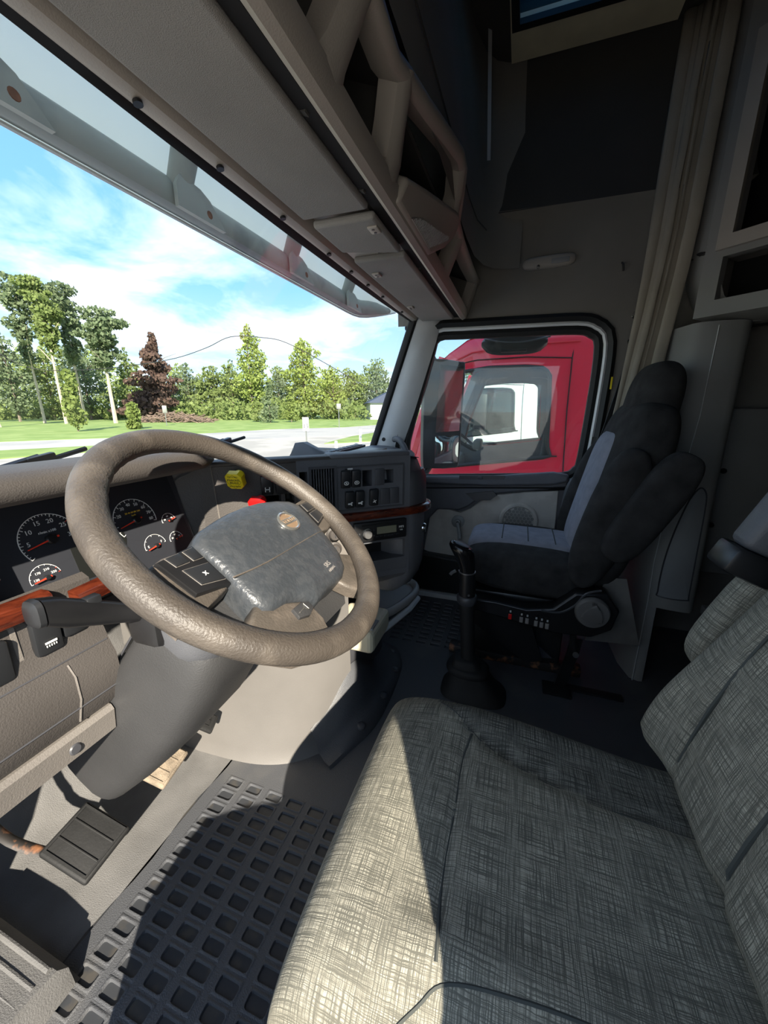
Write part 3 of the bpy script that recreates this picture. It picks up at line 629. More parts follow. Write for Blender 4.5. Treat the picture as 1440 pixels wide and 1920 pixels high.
    G().loft([[(x, y, z) for x, y in inset(k)] for z, k in ((.46, .35), (.485, .18), (.52, .07), (.56, .015), (.62, 0), (.70, 0), (.76, .0), (.81, .02), (.85, .07), (.878, .13), (.893, .22))]).ob('end_cap', 'dash', r, 60)
    G().loft([[(x+(.06-x)*k, y+(.42-y)*k-.002, z) for x, y in plan[:8]+[(.15, .5), (.0, .5)]] for z, k in ((.7525, -.012), (.756, -.02), (.83, .0), (.852, .05), (.84, .2))]).ob('end_cap_cover', 'dash2', r, 60)
    so = G().lathe([(.013, .006), (.015, .003), (.015, -.01), (.010, -.01), (.010, .002), (.012, .005)], 16, fr((.082, .2585, .665), (1, .12, 0), (0, 0, 1))).ob('power_socket', 'chrome', r); G().lathe([(0, -.004), (.010, -.004), (.010, -.01), (0, -.01)], 14, fr((.082, .2585, .665), (1, .12, 0), (0, 0, 1))).ob('socket_hole', 'pitch', so)
    so = G().lathe([(0, .02), (.010, .02), (.013, .017), (.013, .008), (.016, .006), (.016, 0), (0, 0)], 16, fr((.139, .292, .69), (.35, .94, 0), (0, 0, 1)))
    so.ob('socket_plug', 'badge', r)
    G().tube([(.135, .275, .66), (.139, .278, .60), (.136, .277, .55)], .004, 6).ob('socket_plug_lead', 'black', r)
    # lower lip of the stack, curving under
    G().loft([[SM @ Vector((s, y, z)) for s in (-.47, .012)] for y, z in ((.590, .001), (.56, .0), (.53, -.015), (.505, -.05), (.495, -.12))], cap=False, closed=False).ob('stack_underside', 'dash', r)
    # ---- radio
    rd = G().box((-.0765, .692, .004), (.160, .057, .016), SM, .003).ob('radio', 'black', r)
    G().lathe([(.0125, 0), (.0125, .010), (.0105, .013), (0, .013)], 24, SM @ T(-.120, .688, .012)).ob('volume_knob', 'steel', rd)
    G().lathe([(.015, 0), (.016, .003), (.0135, .0035), (.0125, 0)], 24, SM @ T(-.120, .688, .012)).ob('knob_ring', 'chrome', rd)
    G().box((-.060, .694, .0125), (.060, .021, .002), SM).ob('radio_display', mat('radio_lcd', (.17, .17, .12), .25), rd)
    G().box((-.07, .713, .0125), (.13, .004, .002), SM).ob('disc_slot', 'pitch', rd)
    for i in range(6): G().box((-.088+i*.0125, .6765, .0125), (.0105, .005, .003), SM, .001).ob('radio_button', 'switch', rd)
    for dx, dy in ((-.022, 0), (.022, .008), (.022, -.008)): G().box((-.120+dx, .688+dy, .0125), (.006, .007, .003), SM, .001).ob('radio_button', 'switch', rd)
    text('MP3', SM @ T(-.014, .697, .0127), .009, 'white', rd); text('USB', SM @ T(-.014, .688, .0127), .005, 'white', rd)
    # round dial and light lower fascia beside the radio
    G().box((-.245, .64, -.004), (.155, .165, .014), SM, .004).ob('climate_panel', 'taupe_lt', r)
    for y in (.698, .655):
        d = G().lathe([(.021, 0), (.021, .006), (.016, .009), (.015, .018), (.012, .021), (0, .021)], 24, SM @ T(-.214, y, .002)).ob('dial', 'taupe', r); G().box((0, .004, .0215), (.003, .018, .004), SM @ T(-.214, y, .002), .001).ob('dial_grip', 'dash2', d)
    # ---- parking brake and trailer knobs
    for (x, y, m, nm) in ((-.452, .868, 'yellow', 'parking_brake_knob'), (-.408, .804, 'redknob', 'trailer_brake_knob')):
        M = SM @ T(x, y, 0); st = G().lathe([(.009, -.004), (.009, .028), (.007, .03), (0, .03)], 12, M).ob('knob_stem', 'pillar' if m == 'yellow' else 'steel', r)
        M = M @ T(.006, .004, .03) @ Matrix.Rotation(R(25), 4, 'X') @ Matrix.Rotation(R(-28), 4, 'Y') @ Matrix.Rotation(R(12), 4, 'Z')
        a = .0125; k = .0205
        k_ = G().prism([(-a, -k), (a, -k), (k, -a), (k, a), (a, k), (-a, k), (-k, a), (-k, -a)], .0, .016, M, .004).ob(nm, m, r)
        G().lathe([(.012, -.018), (.010, -.004), (.013, .003)], 12, M).ob('knob_neck', m, k_)
        if m == 'yellow':
            text('PARKING', M @ T(0, .004, .0161), .0072, 'black', k_); text('BRAKE', M @ T(0, -.003, .0161), .0072, 'black', k_); text('PUSH TO APPLY', M @ T(0, .013, .0161), .0034, 'black', k_); text('PULL TO RELEASE', M @ T(0, -.012, .0161), .0034, 'black', k_)
            g = G()
            g.tube([M @ Vector((x_, y_, .0161)) for x_, y_ in ((0, .0185), (.0175, 0), (0, -.0185), (-.0175, 0))], .0004, 4, closed=True); g.ob('knob_border', 'black', k_)
    # ---- dash top, passenger side
    rear = [(-.36, .672, .905), (-.25, .555, .905), (-.13, .43, .906), (-.02, .31, .903), (.05, .275, .89), (.11, .285, .88), (.15, .35, .872), (.19, .46, .86), (.30, .505, .852), (.5, .52, .84), (.7, .53, .825), (.93, .545, .805)]
    rows = []
    for t in (0, .12, .3, .55, .8, 1):
        rows.append([(x*(1-t)+X2*t, y*(1-t)+(ybot(X2)-.012)*t, z*(1-t)+.832*t+.012*math.sin(t*3.14)) for (x, y, z), X2 in zip(rear, [-.40, -.33, -.24, -.13, 0, .12, .24, .36, .5, .62, .76, .915])])
    G().grid(rows).ob('dash_top', 'dash', r)
    pd = [(.505, .852), (.485, .835), (.478, .80), (.48, .70), (.49, .60), (.53, .50), (.62, .44), (.80, .42), (.80, .80)]
    G().loft([[(x, y+.04*(x-.15), z-.05*(x-.15) if z > .6 else z) for y, z in pd] for x in (.15, .35, .6, .94)]).ob('passenger_dash', 'dash', r)
    # ---- lower driver panel
    kp = [(.642, .777), (.628, .770), (.622, .700), (.612, .665), (.600, .640), (.598, .600), (.606, .560), (.620, .545), (.68, .545), (.70, .75)]
    G().loft([[(x, y, z) for y, z in kp] for x in (-1.0, -.9, -.8, -.72, -.685, -.672)]).ob('knee_panel', 'taupe', r)
    G().loft([[(x, y, z) for y, z in ((.612, .548), (.606, .540), (.612, .500), (.630, .487), (.70, .487), (.70, .548))] for x in (-1.0, -.85, -.70, -.69)]).ob('knee_panel_edge', 'taupe_lt', r)
    G().lathe([(0, .002), (.007, .002), (.009, 0), (0, 0)], 12, fr((-.755, .607, .520), (1, 0, 0), (0, .1, 1))).ob('screw', 'dash2', r)
    G().loft([[(x, .621+a, .7625+b) for a, b in ((.01, -.0155), (-.006, -.0155), (-.012, -.011), (-.014, 0), (-.012, .011), (-.006, .0155), (.01, .0155))] for x in (-1.0, -.85, -.735)]).ob('wood_trim', 'wood', r)
    G().loft([[(x, .600+.15*(x+.70)**2+a, .7565+.05*(x+.70)+b) for a, b in ((.01, -.013), (-.006, -.013), (-.012, -.009), (-.014, 0), (-.012, .009), (-.006, .013), (.01, .013))] for x in (-.715, -.69, -.66)]).ob('wood_trim', 'wood', r)
    KM = fr((0, .6225, .71), (1, 0, 0), (0, .075, 1))
    rocker(-.815, -.004, .004, (1.65, 1.25), None, 6, KM @ T(0, 0, 0)); rocker(-.749, .004, .004, (1.35, 1.15), 'bars', 6, KM); rocker(-.713, .010, .003, (1.2, 1.0), None, 6, KM)
    G().plate(-.785, -.684, -.033, .042, [(-.779, -.690, -.028, .037)], -.002, .0012, KM).ob('switch_frame', 'taupe_lt', r)
    G().tube([(-.738, .6085, .658), (-.7365, .5995, .638), (-.737, .5978, .60), (-.741, .6055, .56)], .0016, 5).ob('panel_seam', 'taupe_lt', r)
    for z in (.664, .585): G().tube([(x, .6003 if z < .6 else .6115, z) for x in (-1.0, -.8, -.675)], .0015, 4).ob('panel_seam', 'dash2', r)
    G().plate(-.93, -.785, -.075, .08, [], -.002, .006, fr((0, .665, .80), (1, 0, 0), (0, .342, .94))).ob('side_switch_panel', 'taupe', r)
    return r
DASH = dashboard()
def dash_items():
    t = thing('dash_camera', (.0, .62, .87), 'small dark grey gadget with a sloping hump on top of the dashboard', 'gadget')
    G().loft([[(x, y, z) for x, z in ((.02-w, .868), (.02+w, .868), (.02+w*.9, .868+h*.75), (.02+w*.4, .868+h), (.02-w*.5, .868+h), (.02-w*.9, .868+h*.7))] for y, w, h in ((.68, .02, .02), (.66, .026, .055), (.63, .028, .058), (.58, .03, .035), (.52, .032, .018), (.50, .03, .01))]).ob('gadget_shell', 'dash', t)
    G().box((.02, .53, .879), (.05, .035, .02), None, .004).ob('gadget_base', 'black', t)
    c = G().box((.22, .50, .882), (.16, .09, .008), T(0, 0, 0) @ Matrix.Identity(4), .002).ob('flat_holder', 'black'); tag(c, 'thin flat black plate lying on the dashboard near the pillar', 'plate')
    v = G()
    t2 = thing('dash_vent_strip', (.45, .74, .84), 'long black defroster grille along the foot of the windshield', 'vent')
    G().box((.42, .735, .848), (.62, .05, .012), None, .004).ob('grille_frame', 'black', t2)
    for i in range(14): G().box((.14+.042*i, .735, .8555), (.03, .036, .004), None, .001).ob('slat', 'dash2', t2)
dash_items()
# ================================================================ steering wheel and column
WC = Vector((-.588, .366, .852)); WN = Vector((.0612, -.6043, .7944)); WX = Vector((.9949, .1008, 0))
WM = fr(WC, WX, WN.cross(WX))
def wheel():
    r = thing('steering_wheel', tuple(WC), 'large worn brown steering wheel with a scuffed blue black hub', 'steering wheel')
    n = 96; loops = []
    for i in range(n):
        a = 2*math.pi*i/n; bump = .0012*max(0, math.sin(a*46)) if .2 < a < 2.6 else 0
        loops.append([WM @ Vector(((.21+.0195*math.cos(b)-(bump if math.cos(b) < -.3 else 0))*math.cos(a), (.21+.0195*math.cos(b)-(bump if math.cos(b) < -.3 else 0))*math.sin(a), .0175*math.sin(b))) for b in [2*math.pi*k/16 for k in range(16)]])
    loops.append(loops[0]); g = G(); g.loft(loops, False); bmesh.ops.remove_doubles(g.bm, verts=g.bm.verts, dist=1e-5); g.ob('rim', 'rim', r)
    hubp = [(-.112, .020), (-.098, .032), (-.086, .038), (-.04, .044), (-.011, .046), (.03, .0455), (.065, .042), (.11, .031), (.14, .019), (.153, .004), (.150, -.02), (.137, -.061), (.125, -.09), (.108, -.122), (.085, -.143), (.059, -.150), (.03, -.148), (.004, -.144), (-.03, -.1445), (-.044, -.142), (-.054, -.122), (-.08, -.113), (-.108, -.108), (-.121, -.098), (-.120, -.07), (-.114, -.04), (-.110, -.01)]
    c = (.015, -.05); L = []
    for k, z in ((.94, -.055), (1.0, -.03), (1.0, -.004), (.985, .004), (.95, .009), (.88, .013), (.7, .017), (.45, .019), (.2, .020)):
        L.append([WM @ Vector((c[0]+(x-c[0])*k, c[1]+(y-c[1])*k, z-.008)) for x, y in hubp])
    hub = G().loft(L).ob('hub_pad', 'hub', r, 60)
    sm = smoothpath([(-.116, -.044, .004), (-.06, -.0555, .0105), (.04, -.063, .0115), (.10, -.0665, .008), (.134, -.069, .001)], 4)
    G().tube([WM @ p for p in sm], .0011, 5).ob('pad_seam', 'tan', hub)
    # emblem: oval ring with a bar and lettering
    B = WM @ T(.057, -.022, .0125) @ Matrix.Rotation(R(-4), 4, 'Z'); bd = G().lathe([(0, -.003), (.0215, -.003), (.0215, .001), (0, .0015)], 28, B, 1, .86).ob('badge', 'badge2', hub)
    G().tube([B @ Vector((.0205*math.cos(a), .0178*math.sin(a), .001)) for a in [2*math.pi*k/28 for k in range(28)]], .0026, 6, closed=True).ob('badge_ring', 'badge', hub)
    G().box((0, 0, .0015), (.042, .0115, .003), B, .001).ob('badge_bar', 'badge', hub)
    text('VOLVO', B @ T(0, 0, .0032), .0098, 'badge2', hub, sx=1.05)
    G().box((.013, .0165, .001), (.008, .008, .003), B @ Matrix.Rotation(R(0), 4, 'Z')).ob('badge_arrow', 'badge', hub)
    # grey worn drip below the badge
    text('SRS', WM @ T(.036, -.117, .0105), .0115, 'traygrey', hub, ext=.0002); text('AIRBAG', WM @ T(.036, -.127, .0095), .0065, 'traygrey', hub, ext=.0002)
    # spokes
    def spoke(pts, z0, z1, m='tan', name='spoke', bev=.006):
        return G().prism(pts, z0, z1, WM, bev, 3).ob(name, m, r, 60)
    spoke([(-.205, .020), (-.205, -.055), (-.165, -.052), (-.118, -.048), (-.112, .026), (-.15, .030)][::-1][::-1], -.030, -.010)
    spoke([(.205, .012), (.15, .010), (.136, -.06), (.165, -.070), (.205, -.066)], -.026, -.006)
    spoke([(-.118, -.085), (-.045, -.13), (-.045, -.142), (-.06, -.160), (-.075, -.205), (-.135, -.17), (-.162, -.135), (-.150, -.10)], -.030, -.005)
    spoke([(.045, -.14), (.105, -.105), (.150, -.135), (.118, -.172), (.085, -.20), (.06, -.175)], -.030, -.008)
    G().loft([[WM @ Vector((x, y, z)) for x, y in ((-.20, -.03), (-.12, -.10), (-.05, -.17), (.05, -.18), (.14, -.13), (.19, -.04), (.12, .03), (-.12, .03))] for z, in ((-.034,), (-.06,))][:1]+[[WM @ Vector((x*.55, y*.6-.02, -.075)) for x, y in ((-.20, -.03), (-.12, -.10), (-.05, -.17), (.05, -.18), (.14, -.13), (.19, -.04), (.12, .03), (-.12, .03))]]).ob('back_shroud', 'column', r)
    # button pods on the left and right spokes
    def pod(pts, btns, icons):
        p = G().prism(pts, -.022, -.003, WM, .004).ob('button_pod', 'black', r)
        for b in btns:
            c = (sum(q[0] for q in b)/len(b), sum(q[1] for q in b)/len(b))
            bt = G().prism(b, -.005, .0, WM, .0025).ob('button', 'switch', p)
            G().tube([WM @ Vector((x, y, -.0022)) for x, y in b], .0006, 4, closed=True).ob('button_outline', 'taupe_lt', p)
        for x, y, s in icons: text(s, WM @ T(x, y, .0003), .012, 'white', p)
    pod([(-.168, .024), (-.110, .024), (-.116, -.046), (-.165, -.034)], [[(-.158, .022), (-.138, .021), (-.137, .004), (-.156, .006)], [(-.132, .020), (-.116, .020), (-.116, .001), (-.131, .003)], [(-.154, -.001), (-.118, -.008), (-.120, -.038), (-.152, -.028)]], [(-.136, -.018, 'x')])
    pod([(.156, .004), (.192, .002), (.194, -.046), (.142, -.055)], [[(.160, .000), (.186, -.002), (.187, -.019), (.157, -.019)], [(.155, -.024), (.187, -.024), (.188, -.042), (.150, -.049)]], [])
    hb = G().prism([(-.086, -.124), (-.062, -.126), (-.052, -.133), (-.054, -.144), (-.072, -.147), (-.090, -.139)], -.006, .0, WM, .002).ob('horn_button', 'column', r)
    G().tube([WM @ Vector((x, y, .001)) for x, y in ((-.084, -.134), (-.070, -.134), (-.066, -.129), (-.066, -.140), (-.070, -.136))], .0006, 4).ob('horn_icon', 'badge', hb)
    return r
wheel()
def column():
    r = thing('steering_column', (-.585, .80, .25), 'dark grey steering column cover with a large control stalk', 'steering column')
    A = Vector((-.588, .43, .745)); D = -WN; D = Vector((0, .62, -.785)).normalized(); X = Vector((1, 0, 0)); Yv = D.cross(X)   # Yv points up and back
    if Yv.z < 0: Yv = -Yv
    def sec(t, w, h, off=0):
        c = A+D*t+Yv*off; return [c+X*w*sup(a, 4)+Yv*h*sup(a-math.pi/2, 4) for a in [2*math.pi*k/28 for k in range(28)]]
    G().loft([sec(.04, .07, .055), sec(.06, .085, .07, -.01), sec(.12, .097, .085, -.02), sec(.22, .100, .092, -.025), sec(.34, .100, .092, -.02), sec(.46, .098, .088, -.012), sec(.55, .094, .082, -.005), sec(.57, .088, .076, 0)]).ob('column_cover', 'column', r, 50)
    G().tube([A+D*t+X*-.072+Yv*(.0645) for t in (.10, .2, .3, .42, .52, .56)], .0022, 5).ob('cover_seam', 'dash2', r)
    G().lathe([(0, .001), (.006, .001), (.008, 0), (0, -.002)], 12, fr(A+D*.30+X*.075+Yv*.066, X, D)).ob('screw', 'black', r)
    # upper housing with stalk socket
    G().loft([[A+D*t+X*w*sup(a, 3)+Yv*h*sup(a-math.pi/2, 3) for a in [2*math.pi*k/24 for k in range(24)]] for t, w, h in ((-.02, .06, .05), (.0, .088, .07), (.05, .10, .078), (.075, .095, .07))]).ob('column_collar', 'dash', r, 50)
    s = G().box((-.672, .50, .715), (.05, .06, .06), None, .012).ob('stalk_socket', 'black', r)
    p = [(-.665, .50, .727), (-.695, .504, .743), (-.735, .509, .764), (-.782, .514, .788), (-.80, .515, .797)]
    lo = []
    for (x, y, z), w, h in zip(p, (.010, .011, .014, .017, .015), (.012, .014, .018, .021, .018)):
        lo.append([(x, y+w*sup(a, 3.2), z+h*sup(a-math.pi/2, 3.2)) for a in [2*math.pi*k/16 for k in range(16)]])
    st = G().loft(lo).ob('stalk', 'black', r)
    G().loft([[(-.802+d, .515+w*sup(a, 3.2), .798+h*sup(a-math.pi/2, 3.2)) for a in [2*math.pi*k/16 for k in range(16)]] for d, w, h in ((0, .015, .018), (-.006, .014, .017), (-.009, .010, .013))]).ob('stalk_end', 'switch', st)
    G().box((-.748, .506, .789), (.018, .014, .012), None, .002).ob('stalk_slider', 'switch', st)
    # tilt lever right of the column
    return r
column()
# ================================================================ pedals, tunnel console, shifter
def pedals():
    def pedal(c, u, v, w, h, nr, label, m, name, arm, armr=.011):
        r = thing(name, (c[0], c[1], 0), label, 'pedal', 'driver foot pedals')
        M = fr(c, u, v); pd = G().box((0, 0, 0), (w, h, .016), M, .006, 3).ob('pad', m, r)
        G().plate(-w/2+.006, w/2-.006, -h/2+.006, h/2-.006, [(-w/2+.010, w/2-.010, -h/2+.010, h/2-.010)], .006, .011, M).ob('pad_border', m, pd)
        for i in range(1, nr): G().box((-w/2+w*i/nr, 0, .008), (.004, h-.014, .006), M, .0015).ob('rib', m, pd)
        G().tube(smoothpath(arm, 4), armr, 8, flat=.5).ob('arm', 'rust' if m == 'rubber' else 'floorlt', r)
        return r
    pedal((-.684, .800, .135), (.98, .03, .15), (-.05, .92, .36), .105, .120, 3, 'black rubber clutch pedal pad on a rusty arm', 'rubber', 'clutch_pedal', [(-.72, .86, .12), (-.745, .93, .16), (-.762, .97, .25), (-.765, 1.0, .36), (-.76, 1.03, .50)])
    pedal((-.492, .802, .14), (.97, .10, .18), (-.1, .9, .42), .095, .085, 3, 'dusty tan brake pedal pad beneath the steering column', mat('dusty_tan_rubber', (.23, .185, .135), .9, var=.3, vs=40, bump=.8, bs=300), 'brake_pedal', [(-.47, .83, .13), (-.425, .85, .13), (-.41, .87, .17), (-.415, .89, .25), (-.44, .93, .38)], .008)
    r = thing('accelerator_pedal', (-.395, .80, 0), 'small black accelerator pedal against the tunnel console', 'pedal', 'driver foot pedals')
    M = fr((-.392, .757, .20), (.9, .3, .2), (-.2, .75, .6)); p = G().box((0, 0, 0), (.05, .075, .012), M, .004).ob('pad', 'rubber', r); G().plate(-.019, .019, -.03, .03, [(-.012, .012, -.022, .022)], .005, .009, M).ob('pad_border', 'rubber', p); G().box((0, 0, .006), (.006, .04, .006), M).ob('rib', 'rubber', p)
    G().tube([(-.39, .765, .19), (-.385, .85, .16), (-.38, .95, .18)], .008, 6).ob('arm', 'rubber', r)
    f = thing('footrest', (-.87, .78, 0), 'ribbed grey left footrest beside the clutch pedal', 'footrest')
    rows = [[(x, y, .045+.085*(y-.60)+z) for x, z in ((-1.0, .03), (-.94, .025), (-.86, .018), (-.82, .010), (-.805, -.01), (-.797, -.06))] for y in (.695, .72, .77, .83, .90, .955)]; rows.append([(x, 1.0, .0) for x, y, z in rows[-1]]); rows.insert(0, [(x, .688, 0) for x, y, z in rows[0]])
    G().grid(rows).ob('footrest_body', 'floorlt', f)
    for i in range(5):
        x = -.826-.0245*i; G().tube([(x, y, .045+.085*(y-.60)+.014+.08*max(0, -x-.85)*.6) for y in (.705, .75, .80, .86, .91)], [.0045, .005, .005, .005, .0045], 8).ob('rib', 'floorlt', f)
pedals()
def tunnel():
    r = thing('tunnel_console', (-.1, .6, 0), 'grey beige engine tunnel console panel under the dashboard', 'console')
    plan = smoothpath([(-.335, 1.1, 0), (-.325, .90, 0), (-.315, .74, 0), (-.298, .645, 0), (-.262, .565, 0), (-.205, .505, 0), (-.14, .468, 0), (-.08, .446, 0)], 4)
    rows = []
    for z, k in ((.0, 1.03), (.012, 1.015), (.04, 1.0), (.15, .985), (.3, .97), (.42, .965), (.55, .96)):
        rows.append([(p.x*1+(1-k)*(.35), p.y+(1-k)*.3, z) for p in plan])
    G().grid(rows).ob('side_panel', 'console', r, 60)
    pl2 = smoothpath([(-.08, .446, 0), (.0, .44, 0), (.12, .44, 0), (.22, .445, 0), (.275, .46, 0), (.30, .50, 0), (.31, .60, 0), (.32, 1.1, 0)], 4)
    G().grid([[(p.x, p.y+(z*.08), z) for p in pl2] for z in (0, .1, .2, .3)]+[[(p.x*.9, p.y+.06, .32) for p in pl2]]).ob('rear_panel', 'dash2', r, 60)
    # rubber flange round the foot, climbing over the corner
    fl = smoothpath([(-.245, .475, .006), (-.19, .452, .018), (-.12, .425, .045), (-.04, .405, .045), (.08, .400, .035), (.20, .405, .025), (.28, .42, .02), (.335, .47, .02), (.345, .6, .02)], 4)
    lo = []
    for i, p in enumerate(fl):
        t = (fl[min(i+1, len(fl)-1)]-fl[max(i-1, 0)]).normalized(); o = Vector((t.y, -t.x, 0)); h = .05+.10*math.exp(-((p.x+.06)/.13)**2)
        lo.append([p+o*.038+Vector((0, 0, -p.z)), p+o*.034+Vector((0, 0, .010-p.z*.7)), p+o*.012+Vector((0, 0, .004)), p-o*.014+Vector((0, 0, .02)), p-o*.03+Vector((0, 0, h)), p-o*.05+Vector((0, 0, h+.02))])
    G().loft(lo, False, False).ob('rubber_flange', 'mat_', r, 60)
    for x, y, z in ((-.118, .40, .042), (.04, .378, .037), (.2, .384, .03), (.31, .43, .024)):
        G().lathe([(.014, -.006), (.014, .003), (.010, .006), (0, .006)], 14, fr((x, y, z), (1, 0, 0), (0, 1, .35))).ob('flange_stud', 'dash2', r)
    c = thing('cup_holder', (.02, .46, .30), 'cream plastic cup holder block behind the steering wheel rim', 'cup holder')
    G().plate(-.075, .10, .375, .53, [], .275, .355).ob('holder_block', 'cream', c, 0); b = c.children[0].modifiers.new('b', 'BEVEL'); b.width = .018; b.segments = 3
    for x, y in ((-.028, .455), (.058, .455)):
        w = G().lathe([(.034, .0), (.034, .012), (.031, .014), (.031, -.0), (.028, .001), (0, .001)], 24, T(x, y, .350)); w.ob('cup_well', 'cup', c)
    G().box((-.028, .39, .357), (.06, .018, .006), None, .002).ob('holder_lip', 'cup', c)
    G().box((.105, .40, .30), (.012, .03, .05), None, .004).ob('side_clip', 'pillar', c)
    t = thing('fold_out_tray', (.24, .42, .32), 'grey curved tray shelf under the end of the dashboard', 'tray')
    pts = smoothpath([(.085, .53, 0), (.08, .43, 0), (.115, .385, 0), (.20, .352, 0), (.29, .335, 0), (.355, .352, 0), (.385, .40, 0), (.39, .46, 0), (.36, .53, 0)], 4)
    G().prism([(p.x, p.y) for p in pts], .305, .322).ob('tray_base', 'traygrey', t)
    G().tube([(p.x, p.y, .326) for p in pts], .014, 10, flat=1.2).ob('tray_rim', 'traygrey', t)
    G().tube([(.02, .40, .285), (.12, .37, .288), (.22, .338, .292), (.30, .325, .30)], .012, 8).ob('tray_support', 'pillar', t)
    k = G().box((0, 0, 0), (.075, .032, .014), T(.325, .435, .334) @ Matrix.Rotation(R(-25), 4, 'Z'), .005).ob('remote_control', 'black'); tag(k, 'small black remote lying in the grey tray', 'remote')
    for i in range(4): G().box((-.025+.016*i, .002, .0075), (.010, .012, .002), T(.325, .435, .334) @ Matrix.Rotation(R(-25), 4, 'Z'), .0008).ob('remote_button', 'switch', k)
tunnel()
def shifter():
    r = thing('gear_shifter', (.22, .11, 0), 'black floor gear shifter with a curved knob and rubber boot', 'gear shifter')
    bp = [(0, .0, .12, .085), (.012, .0, .115, .082), (.03, .0, .095, .07), (.07, .0, .075, .058), (.11, -.0, .055, .048), (.135, .0, .045, .042), (.142, 0, .036, .036)]
    def ring(z, cx, rx, ry, p=3.2): return [(.215+ry*sup(a, p)+cx, .118+rx*sup(a-math.pi/2, p)-.06*(1-z/.14)*.6, z) for a in [2*math.pi*k/28 for k in range(28)]]
    G().loft([ring(z, cx, rx, ry) for z, cx, rx, ry in bp]).ob('boot', 'rubber', r, 60)
    G().loft([ring(z, 0, a, b, 2.6) for z, a, b in ((.085, .075, .062), (.098, .078, .064), (.112, .066, .056))]).ob('boot_ridge', 'rubber', r, 60)
    ax = [(.215, .108, .13), (.216, .115, .22), (.217, .121, .30), (.218, .125, .36)]
    G().tube(ax, [.027, .025, .026, .029], 18).ob('stick_sleeve', 'rubber', r)
    G().lathe([(.029, -.01), (.034, -.004), (.036, .01), (.035, .02), (.031, .024)], 22, T(.218, .126, .365)).ob('collar', 'dash2', r)
    G().tube([(.218, .126, .375), (.218, .129, .44), (.219, .131, .475)], [.030, .029, .0285], 20).ob('upper_sleeve', 'black', r)
    G().lathe([(.0295, 0), (.0295, .004), (.027, .004)], 20, T(.219, .131, .474)).ob('sleeve_band', 'steel', r)
    G().lathe([(0, .002), (.004, .002), (.004, 0)], 10, fr((.190, .118, .40), (.4, -.9, 0), (0, 0, 1))).ob('set_screw', 'steel', r)
    # knob: leans forward, rounded top with dished plate
    lo = []
    for t, (y, z, a, b) in enumerate(((.131, .478, .027, .027), (.134, .50, .027, .029), (.142, .525, .028, .036), (.150, .545, .030, .042), (.155, .560, .030, .043), (.155, .570, .027, .040), (.154, .5745, .018, .028))):
        lo.append([(.219+a*math.cos(q), y+b*math.sin(q), z+.012*math.sin(q)*min(1, t/3)) for q in [2*math.pi*k/24 for k in range(24)]])
    kn = G().loft(lo).ob('knob', mat('gloss_black', (.009, .009, .010), .16), r, 70)
    G().lathe([(0, .002), (.018, .002), (.022, .0)], 22, T(.219, .154, .5755) @ Matrix.Rotation(R(18), 4, 'X'), 1, 1.35).ob('knob_plate', 'dash2', kn)
    G().tube([(.216, .170, .475), (.212, .183, .467), (.21, .188, .46)], .006, 6).ob('range_lever', 'steel', r)
shifter()
